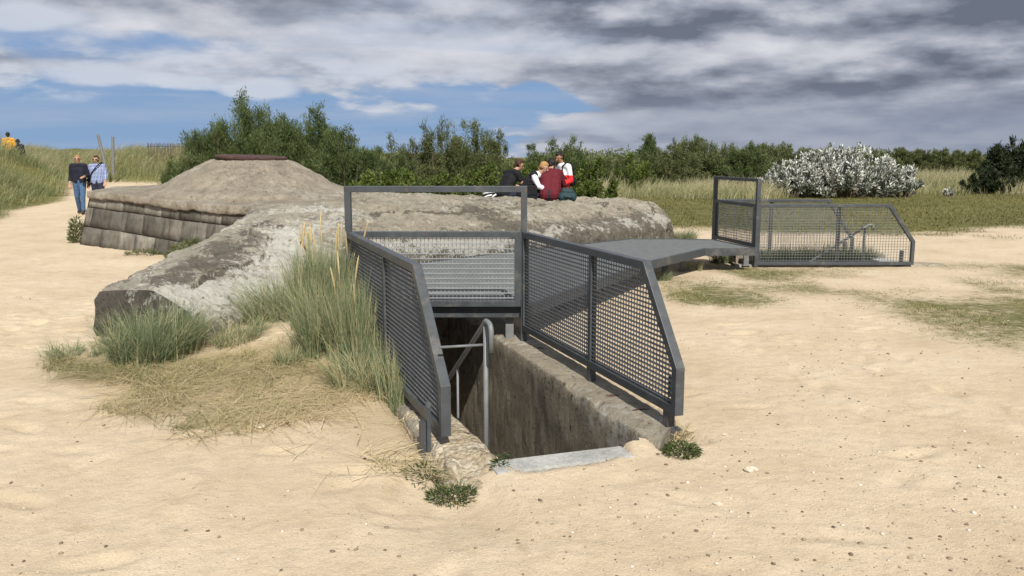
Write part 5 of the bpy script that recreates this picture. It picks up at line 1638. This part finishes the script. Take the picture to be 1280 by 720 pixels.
def packs():
    t = empty('backpack', STD.location + Vector((0, 0, 1.0)), 'black backpack on the back of the standing man', 'backpack', rz=STD.rotation_euler.z)
    blob('bag', [((-.07, -.20, .10), .085, (.07, -.20, .10), .085), ((-.08, -.19, .42), .075, (.08, -.19, .42), .075), ((-.08, -.22, .15), .10, (.08, -.22, .15), .10), ((0, -.22, .12), .11, (0, -.19, .42), .09)], M['black_cloth'], t, .014, 3)
    for s_ in (-1, 1):
        m = MB(); m.tube([(s_ * .13, -.12, .50), (s_ * .135, .02, .535), (s_ * .13, .125, .46), (s_ * .14, .135, .30), (s_ * .18, .02, .16), (s_ * .12, -.14, .08)], .018, 8)
        m.build('strap', M['black_cloth'], t, smooth=True, world=False)
    p = atd(709, 240, 16.75)
    t = empty('backpack', (p.x, 16.75, SEAT), 'teal grey backpack lying on the bunker beside the maroon hoodie', 'backpack')
    blob('bag', [((-.11, 0, .07), .085, (.11, 0, .07), .085), ((-.05, .0, .17), .08, (.07, .0, .16), .075), ((-.09, -.03, .06), .09, (.1, -.03, .05), .085)], M['teal_cloth'], t, .013, 2)
    blob('pocket', [((-.05, -.105, .08), .04, (.08, -.105, .07), .04)], M['teal_cloth'], t, .012, 2)
    m = MB(); m.tube([(-.02, 0, .24), (-.01, 0, .275), (.04, 0, .275), (.05, 0, .235)], .009, 7); m.build('carry_loop', M['black_cloth'], t, smooth=True, world=False)
    p = atd(663, 240, 16.6)
    t = empty('shoulder_bag', (p.x, 16.6, SEAT), 'boxy black shoulder bag standing behind the blond woman', 'bag')
    m = MB(); m.box((0, 0, .155), .26, .12, .29); m.build('pouch', M['black_cloth'], t, bevel=.03, world=False)
    m = MB(); m.box((0, -.066, .20), .25, .012, .17); m.build('flap', M['black_cloth'], t, bevel=.005, world=False)
    m = MB(); m.tube([(-.12, 0, .28), (-.08, .0, .33), (.08, 0, .33), (.12, 0, .28)], .010, 7); m.build('strap', M['black_cloth'], t, smooth=True, world=False)
    p = atd(612, 240, 16.9)
    t = empty('bag', (p.x, 16.9, SEAT + .0), 'crumpled black and white bag left on the bunker beside the black T-shirt', 'bag')
    blob('pouch', [((-.10, 0, .05), .055, (.10, 0, .05), .055), ((-.04, 0, .11), .05, (.08, 0, .10), .05)], M['black_cloth'], t, .012, 1)
    for i, (a, b) in enumerate((((-.13, -.05, .12), (.10, -.06, .16)), ((-.11, -.07, .05), (.05, -.075, .10)), ((.04, -.07, .04), (.13, -.05, .11)))):
        m = MB(); m.tube([a, (Vector(a) + Vector(b)) / 2 + Vector((0, -.01, .01)), b], .017, 7); m.build('white_strap', M['white_cloth'], t, smooth=True, world=False)
packs()
# ------------------------------------------------------------------ sky, sun, camera
SUN_EL = R(46); SUN_DIR = Vector((.20, -.98, 0)).normalized()
sv = Vector((SUN_DIR.x * math.cos(SUN_EL), SUN_DIR.y * math.cos(SUN_EL), math.sin(SUN_EL)))
ld = bpy.data.lights.new('sun', 'SUN'); ld.energy = 3.6; ld.angle = R(.6); ld.color = (1.0, .95, .86)
lo = bpy.data.objects.new('sun', ld); COL.objects.link(lo)
lo.rotation_euler = sv.to_track_quat('Z', 'Y').to_euler(); lo.location = (10, -10, 30)

W = bpy.data.worlds.new('World'); SC.world = W; W.use_nodes = True
k = NT('world', W)
STR = .10
sky = k.n('ShaderNodeTexSky', sky_type='NISHITA'); sky.sun_disc = False
sky.sun_elevation = SUN_EL; sky.sun_rotation = math.atan2(SUN_DIR.x, SUN_DIR.y)
sky.air_density = 1.0; sky.dust_density = .6; sky.ozone_density = 1.6
g = k.n('ShaderNodeTexCoord').outputs['Generated']
sep = k.n('ShaderNodeSeparateXYZ'); k.put(sep, 0, g)
az = k.math('ARCTAN2', sep.outputs[0], sep.outputs[1])
el = k.math('ARCSINE', sep.outputs[2])
def vec(a, b, c=0.0):
    n = k.n('ShaderNodeCombineXYZ'); k.put(n, 0, a); k.put(n, 1, b); k.put(n, 2, c); return n.outputs[0]
elw = k.math('POWER', k.math('MAXIMUM', el, .0005), .72)
def density(off):
    e_ = k.math('ADD', elw, off) if off else elw
    b_ = k.noise(vec(k.math('MULTIPLY', az, 3.3), k.math('MULTIPLY', e_, 8.5), 3.7), 1.0, 4, .5, .15)
    p_ = k.noise(vec(k.math('MULTIPLY', az, 8.5), k.math('MULTIPLY', e_, 18.0), 8.1), 1.0, 8, .54, .1)
    return b_, p_
big, puff = density(0)
big2, puff2 = density(.022)
bias = k.math('ADD', k.math('MULTIPLY', k.smooth(el, .050, .145), .44), k.math('MULTIPLY', k.smooth(k.math('ADD', az, k.math('MULTIPLY', k.math('SUBTRACT', big, .5), .5)), -.06, .16), .40))
def cov_of(b_, p_): return k.math('ADD', k.math('ADD', k.math('MULTIPLY', b_, .8), k.math('MULTIPLY', p_, .75)), k.math('SUBTRACT', bias, .36))
cov = cov_of(big, puff); cov_up = cov_of(big2, puff2)
cm = k.smooth(cov, .50, .64)
# tops catch the sun, thick bellies are grey
lit = k.math('MULTIPLY', k.math('SUBTRACT', cov, cov_up), 2.6)
thick = k.math('MULTIPLY', k.math('SUBTRACT', cov, .66), .85)
mass = k.noise(vec(k.math('MULTIPLY', az, 3.4), k.math('MULTIPLY', k.math('ADD', elw, .02), 10.0), 21.4), 1.0, 3, .5, .3)
sh = k.math('ADD', k.math('MULTIPLY', k.math('SUBTRACT', puff, .5), .75), k.math('ADD', k.math('MULTIPLY', lit, .75), .64))
sh = k.math('ADD', sh, k.math('MULTIPLY', k.math('SUBTRACT', mass, .5), 1.5))
sh = k.math('SUBTRACT', sh, k.math('MINIMUM', k.math('MAXIMUM', k.math('MULTIPLY', thick, .6), 0.0), .16))
sh = k.math('ADD', sh, k.math('MULTIPLY', k.smooth(az, .05, -.35), .10))
S = 1 / STR
def c3(r, g_, b): 
    f = lambda v: ((v / 255 + .055) / 1.055) ** 2.4
    return (f(r) * S * EXPK, f(g_) * S * EXPK, f(b) * S * EXPK)
EXPO = .62
EXPK = 2 ** -EXPO
dark = c3(108, 115, 131); mid = c3(156, 162, 176); brt = c3(216, 218, 225)
# the large cloud banks of that day: bright heaps and dark bellies by bearing and height
def bank(a, px, py, wx, wy, amp, ruff=2.2):
    a0, e0 = math.atan((px - 640) / F), (195 - py) / F
    dx = k.math('DIVIDE', k.math('SUBTRACT', az, a0), wx / F); dy = k.math('DIVIDE', k.math('SUBTRACT', el, e0), wy / F)
    q = k.math('ADD', k.math('MULTIPLY', dx, dx), k.math('MULTIPLY', dy, dy))
    q = k.math('ADD', q, k.math('MULTIPLY', k.math('SUBTRACT', puff, .5), ruff))
    return k.math('ADD', a, k.math('MULTIPLY', k.smooth(q, 1.5, .0), amp))
for b_ in ((640, 30, 120, 35, -.20), (860, 30, 170, 32, -.26), (820, 118, 110, 18, -.22), (1190, 105, 150, 26, -.22), (1110, 12, 210, 26, .30), (380, 58, 260, 22, .16), (120, 30, 200, 20, .10),
           (1000, 75, 150, 20, .16), (720, 90, 60, 20, .14), (470, 18, 90, 14, -.14)):
    sh = bank(sh, *b_)
n = k.n('ShaderNodeMapRange'); k.put(n, 0, sh); n.inputs[1].default_value = -.02; n.inputs[2].default_value = 1.22
cl = k.n('ShaderNodeValToRGB'); cr = cl.color_ramp
cr.elements.new(.5); cr.elements.new(.75)
SCL = max(brt)
for e, (p_, c_) in zip(cr.elements, ((.08, dark), (.40, mid), (.60, tuple((a + b) / 2 for a, b in zip(mid, brt))), (.92, brt))):
    e.position = p_; e.color = (c_[0] / SCL, c_[1] / SCL, c_[2] / SCL, 1)
k.put(cl, 'Fac', n.outputs[0])
cloud = k.n('ShaderNodeVectorMath', operation='SCALE'); k.put(cloud, 0, cl.outputs[0]); cloud.inputs['Scale'].default_value = SCL
# thick even grey-blue veil low on the right
veil = k.math('MULTIPLY', k.math('MULTIPLY', k.smooth(el, .085, .03), k.smooth(az, -.05, .22)), .72)
cl2 = k.mix(veil, cloud.outputs[0], c3(140, 150, 170))
# clear blue between
blue = k.ramp(k.math('MULTIPLY', el, 4.0), [(0, (1, 1, 1)), (1, (1, 1, 1))])
bl = k.n('ShaderNodeVectorMath', operation='MULTIPLY'); k.put(bl, 0, sky.outputs[0]); bl.inputs[1].default_value = (1, 1, 1)
hz = k.mix(k.smooth(el, .16, .02), c3(122, 158, 205), c3(136, 166, 202))
skyc = k.mix(k.smooth(el, .45, .2), sky.outputs[0], hz)
gap = bank(bank(bank(0.0, 140, 76, 170, 20, .9, 5.0), 560, 158, 150, 16, .7, 5.0), 30, 20, 60, 14, .5, 5.0)
cm = k.math('MULTIPLY', cm, k.math('SUBTRACT', 1.0, k.math('MINIMUM', gap, 1.0)))
col = k.mix(cm, skyc, cl2)
# thin milky haze in the clear air
milk = k.math('MULTIPLY', k.smooth(k.noise(vec(k.math('MULTIPLY', az, 4.0), k.math('MULTIPLY', elw, 24.0), 31.0), 1.0, 6, .55, .2), .40, .72), .55)
col = k.mix(k.math('MULTIPLY', milk, k.smooth(az, .25, -.05)), col, c3(168, 182, 206))
# bright low cumulus heaps in the clear part
heap = 0.0
lowc = k.math('MULTIPLY', k.math('MULTIPLY', k.smooth(puff, .52, .66), k.smooth(k.math('ABSOLUTE', k.math('SUBTRACT', el, .082)), .035, .010)), k.smooth(az, .05, -.15))
col = k.mix(k.math('MULTIPLY', lowc, .85), col, c3(205, 212, 224))
for (px, py, wx, wy) in ((150, 104, 90, 14), (330, 116, 45, 12), (250, 110, 50, 10), (40, 50, 60, 16)):
    m_ = bank(0.0, px, py, wx, wy, 1.0, 7.0)
    col = k.mix(k.math('MULTIPLY', m_, .85), col, c3(206, 212, 224))
bg = k.n('ShaderNodeBackground'); k.put(bg, 'Color', col); bg.inputs['Strength'].default_value = STR
wo = k.n('ShaderNodeOutputWorld'); k.t.links.new(bg.outputs[0], wo.inputs['Surface'])

cd = bpy.data.cameras.new('camera'); co = bpy.data.objects.new('camera', cd); COL.objects.link(co)
co.location = (0, 0, CH); co.rotation_euler = (PI / 2 - PITCH, 0, 0)
cd.sensor_width = 36; cd.lens = 36 * F / 1280; cd.clip_start = .05; cd.clip_end = 3000
SC.camera = co
vs = SC.view_settings
SC.display_settings.display_device = 'sRGB'
vs.view_transform = 'Standard'; vs.look = 'None'; vs.exposure = EXPO; vs.gamma = 1; vs.use_curve_mapping = False
SC.cycles.max_bounces = 6; SC.cycles.transparent_max_bounces = 4
